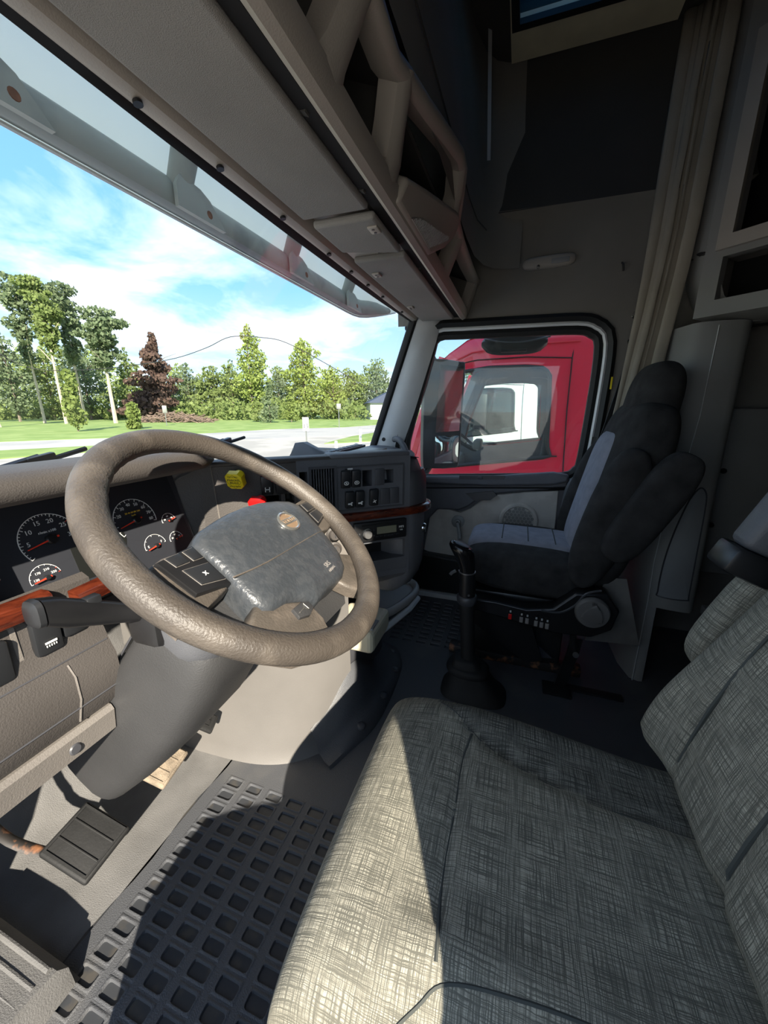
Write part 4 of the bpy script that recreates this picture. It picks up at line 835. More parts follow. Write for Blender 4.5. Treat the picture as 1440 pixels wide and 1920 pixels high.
# ================================================================ driver seat
def driver_seat():
    r = thing('driver_seat', (-.585, -.05, 0), 'driver seat in slubby grey green woven cloth, half in sunlight', 'seat', 'cab seats')
    cx = -.585
    # seat cushion surface: height over (x, y)
    Yf, Yb = .222, -.40
    def hw(y):
        t = (y-Yb)/(Yf-Yb); return .262-.055*max(0, .55-t)**1.4-.012*max(0, t-.8)/.2
    SE = [(.115, -.372), (.105, -.383), (.06, -.42), (.02, -.452), (-.05, -.485), (-.12, -.505), (-.2, -.515), (-.5, -.525)]
    def xs_(y):
        if y >= SE[0][0]: return SE[0][1]+(y-SE[0][0])*2
        for (y1, x1), (y2, x2) in zip(SE, SE[1:]):
            if y >= y2: return x1+(x2-x1)*(y1-y)/(y1-y2)
        return SE[-1][1]
    def top(x, y):
        u = (x-cx)/hw(y); f = max(0, 1-abs(u)**4.5)**(1/4.5); ft = max(0, (y-.10)/(Yf-.10)); fq = max(0, 1-ft**3.2)**(1/3.2)
        z = .445+.012*math.cos((x-cx)*9)*.5+.02*(y)  # slight rake
        bol = .020*math.exp(-((abs(u)-.70)/.16)**2)*min(1, max(0, (.16-y)/.12))
        sr = xs_(y); dr = max(0, x-sr); dl = max(0, (2*cx-x)-sr-.06*max(0, min(1, (.1-y)/.2))); ry = max(0, min(1, (.115-y)/.10)); bol -= .20*(dr+dl)*max(0, min(1, (.05-y)/.30))+.012*ry*(math.exp(-((x-sr)/.012)**2))
        seam = -.006*math.exp(-((y-.045)/.006)**2)*(1 if abs(u) < .62 else 0) - .006*math.exp(-((x+.598)/.006)**2)*(1 if y < .045 else 0)
        return .30+(z+bol+seam-.30)*f*(.15+.85*fq) if fq < 1 else .30+(z+bol+seam-.30)*f
    nx, ny = 64, 60; g = G(); rows = []
    ys = [Yb+(Yf-Yb)*(1-(1-i/ny)**1.8) for i in range(ny+1)]
    for y in ys:
        row = []
        for j in range(nx+1):
            a = -math.pi/2+math.pi*j/nx; u = math.copysign(abs(math.sin(a))**.8, math.sin(a)); x = cx+u*hw(y)*.999; row.append((x, y, top(x, y)))
        w = hw(y); rows.append([(cx-w*.96, y-.004, .20), (cx-w*1.0, y, .26)]+row+[(cx+w*1.0, y, .26), (cx+w*.96, y-.004, .20)])
    last = rows[-1]; rows.append([(p[0], Yf-.003, min(p[2], .27)) for p in last]); rows.append([(p[0]*.97+cx*.03, Yf-.03, .18) for p in last])
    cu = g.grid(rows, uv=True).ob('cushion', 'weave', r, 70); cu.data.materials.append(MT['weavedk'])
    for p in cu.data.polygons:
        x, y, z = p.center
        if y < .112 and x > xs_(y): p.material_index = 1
    b = G(); pad_pts = [(-.345, .09), (-.365, .04)]
    def onseat(pts, nm, rad=.0028, m='seam'):
        q = smoothpath([(x, y, 0) for x, y in pts], 6); return G().tube([(p.x, p.y, top(p.x, p.y)-.0008) for p in q], rad*.8, 5).ob(nm, m, r)
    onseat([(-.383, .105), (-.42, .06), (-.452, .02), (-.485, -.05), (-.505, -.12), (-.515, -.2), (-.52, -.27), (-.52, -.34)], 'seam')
    onseat([(-.838, .09), (-.805, .05), (-.784, .02), (-.772, -.06), (-.765, -.15), (-.75, -.3)], 'seam')
    onseat([(-.45, .035), (-.52, .045), (-.60, .043), (-.68, .045), (-.775, .036)], 'seam', .003)
    onseat([(-.600, .045), (-.602, -.05), (-.603, -.15), (-.604, -.3)], 'seam', .003)
    # cushion base
    G().box((cx, -.07, .17), (.44, .46, .10), None, .02).ob('seat_pan', 'black', r); G().box((cx, -.08, .08), (.36, .38, .15), None, .01).ob('pedestal', 'rubber', r)
    # backrest: leaning slab with a wing on either side
    M = fr((cx, -.355, .415), (1, 0, 0), Vector((0, -.215, 1)))       # local x across, y up the back, z forward
    if M.col[2].y < 0: pass
    fwd = 1 if M.col[2].xyz.y > 0 else -1
    g = G(); rows = []; H = .72
    def bw(t): return .262-.02*max(0, .15-t)-.11*max(0, t-.10)**1.15
    def depth(x, t):
        e = min(1, .3+.7*t/.06) if t < .06 else (max(0, 1-((t-.86)/.14)**2)**.5 if t > .86 else 1); u = min(1, abs(x)/bw(t)); f = max(0, 1-u**4.5)**(1/4.5); k = max(0, min(1, (t-.08)/.34)); k = 1-k*k*(3-2*k)
        return .10*f*(.35+.65*e)+.034*math.exp(-((u-.80)/.16)**2)*e*f*k-.009*math.exp(-((x-.123)/.006)**2)-.009*math.exp(-((x+.03)/.006)**2)+.012*math.sin(t*3.1)*f-.16*max(0, t-.18)**1.6
    for i in range(41):
        t = i/40; v = H*t; w = bw(t); row = []
        for j in range(57):
            a = -math.pi/2+math.pi*j/56; u = math.copysign(abs(math.sin(a))**.75, math.sin(a)); x = u*w
            row.append(M @ Vector((x, v, fwd*depth(x, t))))
        bk_ = -.16*max(0, t-.18)**1.6
        row = [M @ Vector((-w*.97, v, fwd*(bk_-.05))), M @ Vector((-w, v, fwd*bk_))]+row+[M @ Vector((w, v, fwd*bk_)), M @ Vector((w*.97, v, fwd*(bk_-.05)))]
        rows.append(row)
    g.grid(rows, uv=True); g.ob('backrest', 'weave', r, 70)
    G().box((0, H*.45, -fwd*.10), (.42, H-.12, .03), M, .012).ob('back_shell', 'black', r)
    for x in (.123, -.03):
        pts = []
        for i in range(12):
            t = .03+.8*i/11; f = 1; pts.append(M @ Vector((x, H*t, fwd*(depth(x, t)+.0035))))
        G().tube(pts, .003, 5).ob('seam', 'seam', r)
    # side panel folded arm rest in the same cloth and the belt buckle housing beside it
    A = G(); pad(A, fr((-.287, -.400, .668), (1, 0, 0), (0, -.40, 1)), .032, .110, .055, 3.5, 3.5, 28, 16)
    A.ob('side_rest', 'weave', r, 70)
    bk = thing('belt_anchor', (-.285, -.42, .74), 'black belt anchor housing standing behind the grey green seat side', 'belt anchor')
    Q = fr((-.288, -.385, .805), (1, 0, 0), (0, -.42, 1)); G().box((0, -.028, 0), (.07, .045, .075), Q, .008).ob('anchor_base', 'black', bk); G().box((0, .06, -.005), (.055, .13, .055), Q, .014, 3).ob('anchor_sleeve', 'dash', bk)
    for x in (-.015, .015): G().box((x, .06, fwd*.0), (.006, .11, .046), Q, .002).ob('sleeve_ridge', 'black', bk)
driver_seat()
# ================================================================ passenger seat
def passenger_seat():
    r = thing('passenger_seat', (.6, -.1, 0), 'black passenger seat with blue grey centre panels and folded armrest', 'seat', 'cab seats')
    cx = .605
    g = G(); pad(g, fr((cx, -.075, .415), (1, 0, 0), (0, 1, .03)), .25, .245, .095, 3.6, 3.4, 44, 24, lambda t: (1-.06*max(0, t), 1, 0, .0)); g.ob('cushion', 'fabblack', r, 70)
    g = G(); pad(g, fr((cx-.005, -.07, .455), (1, 0, 0), (0, 1, .02)), .135, .236, .068, 4.5, 4.5, 36, 24); ci = g.ob('cushion_insert', 'fabblue', r, 70)
    for y in (.03, -.07, -.17): G().tube([(cx-.115, y, .5215+.02*(y+.07)), (cx, y, .5235+.02*(y+.07)), (cx+.1, y, .5215+.02*(y+.07))], .002, 4).ob('stitch_line', 'seam', ci)
    g = G(); pad(g, fr((cx, -.365, .715), (1, 0, 0), (0, -.20, 1)), .245, .335, .095, 3.4, 4, 40, 26, lambda t: (1-.12*max(0, t-.1)-.05*max(0, -t-.4), 1, 0, 0)); g.ob('backrest', 'fabblack', r, 70)
    g = G(); pad(g, fr((cx, -.432, 1.035), (1, 0, 0), (0, -.14, 1)), .145, .145, .072, 3, 2.8, 36, 20, lambda t: (1-.1*t, 1, 0, 0)); g.ob('headrest', 'fabblack', r, 70)
    g = G(); pad(g, fr((cx-.005, -.327, .70), (1, 0, 0), (0, -.205, 1)), .125, .245, .082, 4.5, 5, 32, 20, lambda t: (1, 1, 0, .0)); g.ob('backrest_insert', 'fabblue', r, 70)
    for s, x in ((-1, .37), (1, .84)):
        g = G(); pad(g, fr((x, -.305, .66), (1, 0, 0), (0, -.24, 1)), .05, .25, .075, 2.6, 2.6, 26, 18); g.ob('side_bolster', 'fabblack', r, 70)
    # folded armrest, outside of the inner wing
    g = G(); pad(g, fr((.325, -.405, .720), (1, 0, 0), (0, -.50, 1)), .038, .195, .066, 3.5, 3.2, 28, 20); g.ob('armrest', 'fabblack', r, 70)
    # control panel along the side
    P = fr((.345, 0, 0), (0, -1, 0), (0, 0, 1))      # local x = rearwards, y = height, z towards the driver side
    if P.col[2].x > 0: P = P @ Matrix.Rotation(math.pi, 4, 'Y') @ Matrix.Rotation(math.pi, 4, 'Z') if False else P
    sg = -1 if P.col[2].x > 0 else 1
    cp = G().prism([(-.15, .325), (-.03, .328), (.08, .316), (.17, .335), (.235, .405), (.33, .42), (.375, .36), (.36, .285), (.30, .245), (.18, .238), (-.02, .268), (-.15, .285)], -.03, .03, P).ob('control_panel', 'black', r)
    b = cp.modifiers.new('b', 'BEVEL'); b.width = .006; b.segments = 2
    z0 = .032 if sg > 0 else -.032
    for i, (x, y, m) in enumerate(((.026, .286, 'redknob'), (.066, .281, 'traygrey'), (.086, .279, 'traygrey'), (.117, .275, 'traygrey'), (.136, .273, 'traygrey'), (.155, .271, 'traygrey'))):
        k = G().box((x, y-.008, z0), (.0125, .022, .008), P, .002).ob('control_switch', m, cp)
        G().box((x, y+.014, z0), (.0125, .020, .003), P).ob('switch_label', 'pitch', cp); G().box((x, y+.014, z0+.002*sg), (.006, .008, .001), P).ob('switch_symbol', 'pillar', cp)
    K = P @ T(.290, .350, z0)
    if sg < 0: K = K @ Matrix.Rotation(math.pi, 4, 'X')
    kn = G().lathe([(.052, 0), (.055, .006), (.055, .018), (.050, .026), (.03, .028), (0, .028)], 32, K).ob('recline_knob', 'console', r)
    tri = smoothpath([(.038*math.cos(R(a)), .038*math.sin(R(a)), 0) for a in (80, 200, 320)], 6, True)
    G().prism([(p.x, p.y) for p in tri], .026, .038, K, .004).ob('knob_grip', 'console', kn)
    for i in range(4): G().box((-.006+.004*i, .040, .0285), (.0015, .010, .001), K).ob('knob_mark', 'black', kn)
    G().tube(smoothpath([P @ Vector((x, y, z0)) for x, y in ((.13, .322), (.19, .325), (.235, .36), (.265, .41), (.31, .43))], 4), .004, 6).ob('panel_lip', 'dash2', cp)
    # suspension base
    G().box((cx, -.06, .30), (.42, .40, .06), None, .012).ob('seat_pan', 'black', r)
    b = G(); b.prism([(-.13, .255), (.10, .24), (.16, .07), (.10, .05), (-.13, .20)], -.02, .02, fr((.40, 0, 0), (0, -1, 0), (0, 0, 1))); b.ob('scissor_arm', 'black', r)
    b = G(); b.prism([(.14, .06), (.20, .07), (-.02, .245), (-.08, .245)], -.018, .018, fr((.43, 0, 0), (0, -1, 0), (0, 0, 1))); b.ob('scissor_arm', 'dash2', r)
    G().box((cx, -.06, .15), (.36, .34, .26), None, .02).ob('suspension_bellows', 'rubber', r)
    for x in (.44, .80): G().box((x, -.05, .02), (.05, .52, .04), None, .008).ob('floor_rail', 'rust', r)
    G().prism([(.335, .445), (.40, .45), (.475, .20), (.30, .185)], -.004, .004, fr((.40, 0, 0), (0, -1, 0), (0, 0, 1))).ob('rear_flap', mat('grey_board', (.15, .14, .125), .8, var=.2, vs=12), r)
    # strap latch to the floor
    t = thing('floor_latch', (.33, -.21, 0), 'black strap and lever latch fixed in the floor beside the passenger seat', 'latch')
    G().loft([[(.335+dx, y+dy, z) for dx, dy in ((-.004, -.02), (.004, -.02), (.004, .02), (-.004, .02))] for y, z in ((-.225, .0), (-.24, .08), (-.255, .16), (-.26, .22))]).ob('strap', 'black', t)
    G().tube([(.330, -.245, .24), (.330, -.262, .17)], .012, 10).ob('lever', 'black', t); G().lathe([(0, .006), (.010, .006), (.011, 0)], 12, fr((.318, -.262, .165), (0, -1, 0), (0, 0, 1))).ob('bolt', 'steel', t)
    G().box((.315, -.215, .006), (.07, .10, .012), T(0, 0, 0), .004).ob('floor_plate', 'pitch', t); G().box((.345, -.34, .004), (.035, .20, .008), None, .003).ob('floor_slot', 'rubber', t)
passenger_seat()
def belts():
    t = thing('seat_belt', (.90, -.38, .4), 'black passenger seat belt hanging from the pillar behind the door', 'seat belt')
    p = [(.915, -.425, 1.24), (.905, -.40, 1.10), (.885, -.36, .90), (.87, -.345, .76), (.87, -.355, .55), (.88, -.36, .38)]
    G().loft([[Vector(a)+Vector((dx, dy, 0)) for dx, dy in ((-.006, .024), (.002, -.026), (.004, -.025), (-.004, .025))] for a in p]).ob('webbing', 'black', t)
    G().box((.868, -.345, .775), (.02, .075, .022), T(0, 0, 0), .005).ob('buckle_loop', 'switch', t); G().box((.92, -.43, 1.255), (.03, .05, .06), None, .012).ob('belt_guide', 'black', t)
    G().box((.893, -.352, 1.13), (.004, .006, .05)).ob('tag_strip', 'yellow', t)
    h = G().tube(smoothpath([(.90, -.34, .735), (.875, -.31, .738), (.868, -.265, .722), (.868, -.235, .67), (.87, -.225, .55), (.875, -.222, .42)], 4), .013, 10).ob('entry_grab_handle', 'dash'); tag(h, 'tall dark entry grab handle beside the passenger seat', 'handle')
belts()
# ================================================================ passenger door
WIN = [(.41, 1.350), (.30, 1.353), (.0, 1.350), (-.20, 1.346), (-.255, 1.330), (-.283, 1.290), (-.285, 1.10), (-.273, .80), (-.258, .750), (-.21, .722), (.0, .706), (.25, .690), (.47, .676), (.52, .690), (.548, .74), (.556, .83), (.535, .93), (.48, 1.13), (.435, 1.29)]
WIN = [(p.x, p.y) for p in smoothpath([(a, b, 0) for a, b in WIN], 3, True)]
def offs(poly, d):
    """outward offset of a closed (y,z) polygon"""
    n = len(poly); out = []
    for i in range(n):
        a = Vector(poly[i-1]); b = Vector(poly[i]); c = Vector(poly[(i+1) % n]); t = ((b-a).normalized()+(c-b).normalized()).normalized(); out.append((b.x+t.y*d*-1, b.y+t.x*d))
    return out
def ring(x0, x1, d0, d1, bulge=.0):
    s = 1 if offs(WIN, .1)[3][1] > WIN[3][1] else -1
    L = [offs(WIN, s*d0), offs(WIN, s*(d0+d1)/2), offs(WIN, s*d1)]
    rows = [[(x, y, z) for y, z in l]+[(x, *l[0])] for x, l in ((x1, L[0]), (x0+.003, L[0]), (x0-bulge, L[1]), (x0+.003, L[2]), (x1, L[2]))]
    return G().grid(rows)
def door():
    r = thing('door_1', (.97, .1, .05), 'closed passenger door with a taupe lower panel and round speaker', 'door', kind='structure'); del r['category']
    g = G(); p = [(x, y) for x, y in WIN]
    G().prism(WIN, -.002, .002, YZ(.985)).ob('window_pane', 'glass2', r, 0)
    ring(.962, .99, -.004, .030, .006).ob('window_seal', 'seal', r, 50)
    ring(.955, 1.0, .030, .046, .003).ob('door_edge', 'bodywhite', r, 50)
    ring(.942, .985, .046, .078, .010).ob('door_frame_seal', 'seal', r, 50)
    # door skin below the window
    G().prism([(.60, .70), (.56, .05), (.45, .02), (-.20, .02), (-.25, .30), (-.285, .72), (-.21, .71), (.25, .685), (.47, .67)], 0, .03, YZ(.965)).ob('door_panel', 'doorp', r)
    G().tube([(.968, -.300, .74), (.968, -.290, .55), (.968, -.275, .38), (.968, -.25, .2), (.968, -.22, .05)], .010, 6, flat=2).ob('door_edge_lower', 'bodywhite', r)
    G().tube([(.955, -.335, .9), (.955, -.345, .72), (.955, -.33, .5), (.955, -.315, .35), (.955, -.29, .1)], .018, 8).ob('body_seal', 'seal', r)
    # window sill ledge and armrest
    led = [(.50, .655), (.44, .665), (.10, .682), (-.18, .715), (-.235, .722), (-.245, .70), (-.235, .655), (-.05, .630), (.10, .605), (.17, .575), (.22, .530), (.27, .505), (.38, .500), (.43, .44), (.47, .25), (.52, .25), (.52, .60)]
    a = G().prism(led, 0, .05, YZ(.935)).ob('upper_moulding', 'doorp', r); b = a.modifiers.new('b', 'BEVEL'); b.width = .008; b.segments = 3
    a = G().prism([(.47, .680), (.44, .640), (.10, .650), (-.17, .672), (-.235, .690), (-.24, .725), (-.17, .735), (.10, .702), (.44, .682)], 0, .04, YZ(.905)).ob('armrest_ledge', 'doorp', r); b = a.modifiers.new('b', 'BEVEL'); b.width = .012; b.segments = 3
    rc = G().prism([(.27, .6955), (.05, .708), (.05, .690), (.27, .676)], -.001, .001, fr((.905, 0, 0), (0, 1, 0), (0, 0, 1)))
    rc.ob('ledge_recess', 'dash2', r); G().box((.903, .165, .693), (.006, .02, .02), None, .002).ob('ledge_clip', 'dash', r)
    G().prism([(.235, .600), (.10, .622), (.08, .60), (.11, .575), (.19, .565)], 0, .02, YZ(.925)).ob('door_pull', 'dash2', r)
    # taupe vinyl panel
    a = G().prism([(.375, .515), (.42, .49), (.455, .255), (.40, .235), (-.20, .225), (-.21, .42), (-.205, .64), (-.05, .622), (.10, .595), (.16, .56), (.21, .515), (.26, .490)], 0, .025, YZ(.950)).ob('vinyl_panel', 'doorf', r); b = a.modifiers.new('b', 'BEVEL'); b.width = .005; b.segments = 2
    # speaker: dish, rim and honeycomb of ribs
    S = fr((.949, -.034, .472), (0, -1, 0), (0, 0, 1)); sp = G().lathe([(.095, -.004), (.095, .004), (.088, .010), (.078, .010), (.073, .004), (.0, .004)], 40, S).ob('speaker_dish', 'doorf', r)
    w = G(); rr = .0105
    hexes = [(i*rr*1.732+(j % 2)*rr*.866, j*rr*1.5) for i in range(-5, 6) for j in range(-5, 6)]
    for hx, hy in hexes:
        if math.hypot(hx, hy) < .066:
            hp = G().lathe([(rr*.86, .0042), (rr*.86, .006), (0, .006)], 6, S @ T(hx, hy, 0) @ Matrix.Rotation(R(30), 4, 'Z')); hp.ob('speaker_cell', 'panel', sp, 0)
    # window crank
    ck = fr((.945, .270, .440), (0, -1, 0), (0, 0, 1)); c = G().lathe([(.034, 0), (.034, .004), (.026, .007), (.016, .008), (.015, .018), (.010, .020), (0, .020)], 28, ck).ob('window_crank', 'cup', r)
    G().lathe([(0, .022), (.006, .022), (.007, .019)], 10, ck).ob('crank_bolt', 'pitch', c)
    G().tube([(.925, .270, .44), (.918, .262, .41), (.912, .255, .38), (.908, .252, .355)], [.009, .009, .010, .011], 8, flat=.8).ob('crank_arm', 'cup', c); G().tube([(.905, .251, .352), (.885, .250, .35)], .010, 10).ob('crank_handle', 'cup', c)
    # lower pocket and step
    a = G().prism([(.55, .255), (.46, .250), (-.20, .215), (-.20, .03), (.50, .03)], 0, .06, YZ(.905)).ob('map_pocket', 'black', r); b = a.modifiers.new('b', 'BEVEL'); b.width = .012; b.segments = 2
    s = G().box((.915, .10, .012), (.05, .95, .03), None, .006).ob('trim_2', 'pillar'); struct(s, 'light metal door sill strip')
    d = thing('dome_lamp', (.94, -.05, 1.63), 'oval grey reading lamp on the panel above the passenger door', 'lamp')
    Q = fr((.925, -.055, 1.625), (0, -1, .03), (0, 0, 1)); g = G(); pad(g, Q, .105, .024, .020, 3, 3, 28, 12); g.ob('lamp_body', 'rail', d, 60); G().box((.045, -.004, .018), (.07, .020, .006), Q, .003).ob('lamp_lens', 'cup', d); G().lathe([(.007, 0), (.006, .012), (0, .013)], 12, Q @ T(-.04, -.018, .012)).ob('lamp_switch', 'chrome', d)
    # small coat hook
    h = G().tube([(.945, -.335, 1.60), (.93, -.338, 1.59), (.925, -.34, 1.575), (.93, -.342, 1.565)], .004, 6).ob('coat_hook', 'linerdk'); tag(h, 'small dark coat hook above the passenger door', 'hook')
door()
def mirrors():
    r = thing('door_mirror', (1.3, .45, .7), 'tall black door mirror with a flat glass above a small convex glass', 'mirror')
    # slab facing back and towards the driver
    M = fr((1.30, .44, .985), (.42, -.90, 0), (0, 0, 1))       # local x across, y up, z faces back-left
    if M.col[2].x > 0: M = fr((1.30, .44, .985), (-.42, .90, 0), (0, 0, 1))
    sx = 1 if M.col[0].y < 0 else -1
    pts = smoothpath([(-.115, -.29, 0), (-.12, .0, 0), (-.115, .28, 0), (-.07, .315, 0), (.09, .30, 0), (.12, .27, 0), (.115, 0, 0), (.11, -.28, 0), (.07, -.315, 0), (-.08, -.315, 0)], 3, True)
    h = G().prism([(p.x, p.y) for p in pts], -.07, .012, M).ob('mirror_housing', 'mirrorh', r); b = h.modifiers.new('b', 'BEVEL'); b.width = .018; b.segments = 3
    G().prism([(p[0], p[1]) for p in ((-.045*sx, -.10), (.10*sx, -.09), (.108*sx, .27), (-.030*sx, .285))], .0125, .015, M).ob('flat_glass', 'mirrorg', r)
    rows = [[M @ Vector((sx*(-.045+.145*u), -.285+.165*v, .013+.022*(1-(2*u-1)**2)*.9*(1-(2*v-1)**2)**.5)) for u in [k/8 for k in range(9)]] for v in [k/8 for k in range(9)]]
    G().grid(rows).ob('convex_glass', 'mirrorg', r)
    G().tube([(1.32, .50, .70), (1.25, .55, .60), (1.12, .60, .52), (1.0, .62, .50)], .02, 8).ob('lower_arm', 'mirrorh', r); G().tube([(1.32, .50, 1.28), (1.25, .54, 1.36), (1.12, .57, 1.42), (1.0, .58, 1.42)], .018, 8).ob('upper_arm', 'mirrorh', r)
    t = thing('look_down_mirror', (1.08, .08, 1.40), 'black look down mirror hanging above the passenger window', 'mirror')
    rows = []
    for k in range(13):
        u = k/12; y = .215-.305*u; e = (1-(2*u-1)**4)**.5 if 0 < u < 1 else .25
        rows.append([(1.09+a, y, 1.335-.0*u+b*e) for a, b in ((.06, .075), (.0, .07), (-.035, .02), (-.04, -.03), (-.02, -.055), (.03, -.05), (.06, .0))])
    G().loft(rows).ob('mirror_hood', 'mirrorh', t, 60)
    G().tube([(1.048, .20-.30*u, 1.352-.020*math.sin(u*3.14)) for u in [k/10 for k in range(11)]], .004, 6).ob('hood_groove', 'dash', t); G().box((1.045, .06, 1.295), (.03, .12, .012), None, .004).ob('hood_ridge', 'mirrorh', t)
    # windshield wipers
    for i, (a, b, lab) in enumerate((((-.70, .85, .905), (-.475, .875, .945), 'black wiper blade reaching up in front of the instrument hood'), ((-.20, .86, .905), (.015, .855, .935), 'second black wiper with its tip showing above the dashboard'))):
        A, B = Vector(a), Vector(b); w = thing('windshield_wiper', a, lab, 'wiper', 'windshield wipers')
        G().tube([A+(B-A)*k/6 for k in range(7)], .005, 6).ob('wiper_blade', 'rubber', w); G().tube([A+Vector((-.14, .03, -.06)), A+Vector((-.02, .012, .0)), A+(B-A)*.6+Vector((0, .008, .008))], .007, 6).ob('wiper_arm', 'black', w)
        G().box((0, 0, 0), (.05, .016, .014), T(*(A+(B-A)*.6+Vector((0, .004, .006)))) @ Matrix.Rotation(R(-10), 4, 'Y'), .004).ob('wiper_joint', 'black', w)
    c = G().grid([[(x, ybot(x)+dy, z) for x in [-.95+.1*i for i in range(20)]] for dy, z in ((.0, .80), (.03, .812), (.10, .79), (.35, .72), (.9, .62))]).ob('truck_hood', 'bodywhite'); tag(c, 'white truck hood cowl just outside the windshield', 'hood')
mirrors()
# ================================================================ sleeper side
def sleeper():
    r = thing('sleeper_partition', (.7, -.55, 0), 'grey moulded partition with an inset pocket behind the passenger seat', 'partition')
    RE = lambda z: Vector((.51+.16*min(z, .7)+.115*max(0, z-.7), -.655-.035*z, z))
    LE = lambda z: Vector((.477+.34*min(z, .3)+.16*max(0, min(z, .7)-.3)+.08*max(0, z-.7), -.504-.113*min(z, .3)-.02*max(0, z-.3), z))
    PS = lambda s_, z, d=0: RE(z)*(1-s_)+LE(z)*s_+Vector((-1, .1, .15))*(d+.012*math.sin(math.pi*s_))
    def row(z): 
        l = LE(z); return [RE(z)+Vector((.05, -.03, 0)), RE(z)+Vector((.012, -.012, 0)), PS(0, z), PS(.12, z, .004), PS(.5, z), PS(.9, z, .003), l+Vector((.012, .012, 0)), l+Vector((.10, .035, 0)), Vector((.945, l.y+.05, z))]
    G().grid([row(z) for z in (.28, .40, .55, .70, .90, 1.10, 1.24, 1.315)]).ob('panel_face', 'panel', r, 60)
    G().grid([[PS(.80, z)+Vector((.05, 0, 0)), PS(.80, z), PS(.9, z, .003), LE(z)+Vector((.012, .012, 0)), LE(z)+Vector((.10, .035, 0)), Vector((.945, LE(z).y+.05, z))] for z in (0, .1, .2, .28)]).ob('panel_leg', 'panel', r, 60)
    out = smoothpath([(.10, .345, 0), (.10, .50, 0), (.10, .66, 0), (.14, .725, 0), (.30, .745, 0), (.48, .70, 0), (.66, .60, 0), (.78, .50, 0), (.83, .42, 0), (.84, .345, 0), (.80, .325, 0), (.14, .328, 0)], 4, True)
    G().tube([PS(p.x, p.y, .0045) for p in out], .0028, 5, closed=True).ob('pocket_outline', 'dash2', r)
    c_ = PS(.45, .5, .004); lo = [[PS(p.x, p.y, d) for p in out] for d in (-.002, .0035)]; lo.append([PS(.45+(p.x-.45)*.94, .5+(p.y-.5)*.96, .0052) for p in out]); lo.append([PS(.45+(p.x-.45)*.3, .5+(p.y-.5)*.3, .0052) for p in out])
    G().loft(lo).ob('pocket_door', 'pocketpanel', r, 60)
    G().tube([LE(z)+Vector((-.002, .004, 0)) for z in (.0, .15, .30, .45)]+[PS(.97, .6, .005), PS(.85, .75, .005), PS(.7, .85, .005), PS(.62, 1.0, .004), PS(.6, 1.3, .004)], .0018, 4).ob('panel_seam', 'pillar', r)
    G().box((.50, -.745, .295), (.16, .08, .035), None, .006).ob('cross_strip', 'panel', r)
    # upper cabinet: curved lower body, angled door frame and open bins
    c = thing('sleeper_cabinet', (.75, -.75, 1.4), 'grey overhead sleeper cabinet with dark open bins', 'cabinet')
    F = Vector((.76, -.575, 0)); D = Vector((-.685, -.729, 0))       # face runs back and to the driver side
    M = fr(F, D, (0, 0, 1))
    if M.col[2].x > 0 : pass
    og = 1 if M.col[2].dot(Vector((-.7, .7, 0, 0))) > 0 else -1
    G().plate(.0, .62, 1.335, 2.30, [(.075, .54, 1.575, 2.06), (.055, .56, 1.385, 1.515)], -og*.0, og*.035 if og > 0 else -.035, M).ob('cabinet_face', 'panel', c, 0)
    G().plate(.035, .58, 1.535, 2.11, [(.075, .54, 1.575, 2.06)], og*.03, og*.05, M).ob('door_frame', 'rail', c, 0)
    G().box((.31, 1.80, -og*.16), (.60, .98, .02), M).ob('bin_back', 'pitch', c); G().box((.31, 1.545, -og*.08), (.58, .015, .17), M).ob('shelf', 'panel', c)
    # curved flank between the cabinet face and the curtain
    fl = []
    for z, k in ((2.30, 0), (1.9, 0), (1.65, 0), (1.55, .006), (1.47, .02), (1.40, .05), (1.35, .10), (1.315, .17)):
        fl.append([F+D*.03+Vector((0, .0, z))+Vector((0, -k, 0))+M.col[2].xyz*og*.034, F+Vector((.008+k*.1, .03-k*.6, z)), F+Vector((.06+k*.2, .05-k, z)), F+Vector((.13+k*.3, .04-k*1.2, z)), F+Vector((.19, -.02-k, z))])
    G().grid(fl).ob('cabinet_flank', 'panel', c, 60)
    G().grid([[F+D*s+Vector((0, 0, 1.335))+M.col[2].xyz*og*.034, F+D*s+Vector((0, -.05, 1.318)), F+D*s+Vector((.1, -.2, 1.315))] for s in (.0, .2, .4, .62)]).ob('cabinet_bottom', 'panel', c, 60)
    # curtain
    t = thing('sleeper_curtain', (.9, -.47, .9), 'tan sleeper curtain bunched against the cab side', 'curtain')
    rows = []; n = 44
    for i in range(12):
        z = 2.28-1.40*i/11; k = 1 if z > 1.35 else 1+.25*(1.35-z)
        row = []
        for j in range(n):
            u = j/(n-1); x = .752+.085*u+.016*math.sin(u*22+z*1.5)*(.5+.5*u)+.045*max(0, min(1, (1.65-z)/.3)); y = -.515+.110*u*k+.014*math.sin(u*29+z*2.2)
            row.append((x-.01*(1.4-z)*(z < 1.4), y+.05*max(0, 1.45-z)*1.2, z))
        rows.append(row)
    cu = G().grid(rows).ob('curtain_cloth', 'curtain', t, 60); s = cu.modifiers.new('s', 'SOLIDIFY'); s.thickness = .003
    G().tube([(.745, -.540, 1.545), (.765, -.56, 1.545), (.80, -.555, 1.545), (.83, -.53, 1.545)], .014, 6, flat=.3).ob('tie_band', 'black', t)
    for z in (1.40, 1.30):
        h = G().lathe([(.0, .004), (.009, .004), (.011, 0), (.016, -.006), (0, -.006)], 12, fr((.94, -.415, z), (0, -1, 0), (0, 0, 1))).ob('curtain_snap', 'chrome', t)
    # what can be seen of the sleeper
    b = thing('sleeper_bunk', (0, -1.7, 0), 'dark bunk in the shadow of the sleeper', 'bunk')
    G().box((0, -1.75, .28), (1.9, .85, .56), None, .02).ob('bunk_base', 'linerdk', b); g = G(); pad(g, T(0, -1.75, .64), .94, .42, .09, 5, 5, 40, 16); g.ob('mattress', 'fabblack', b, 60)
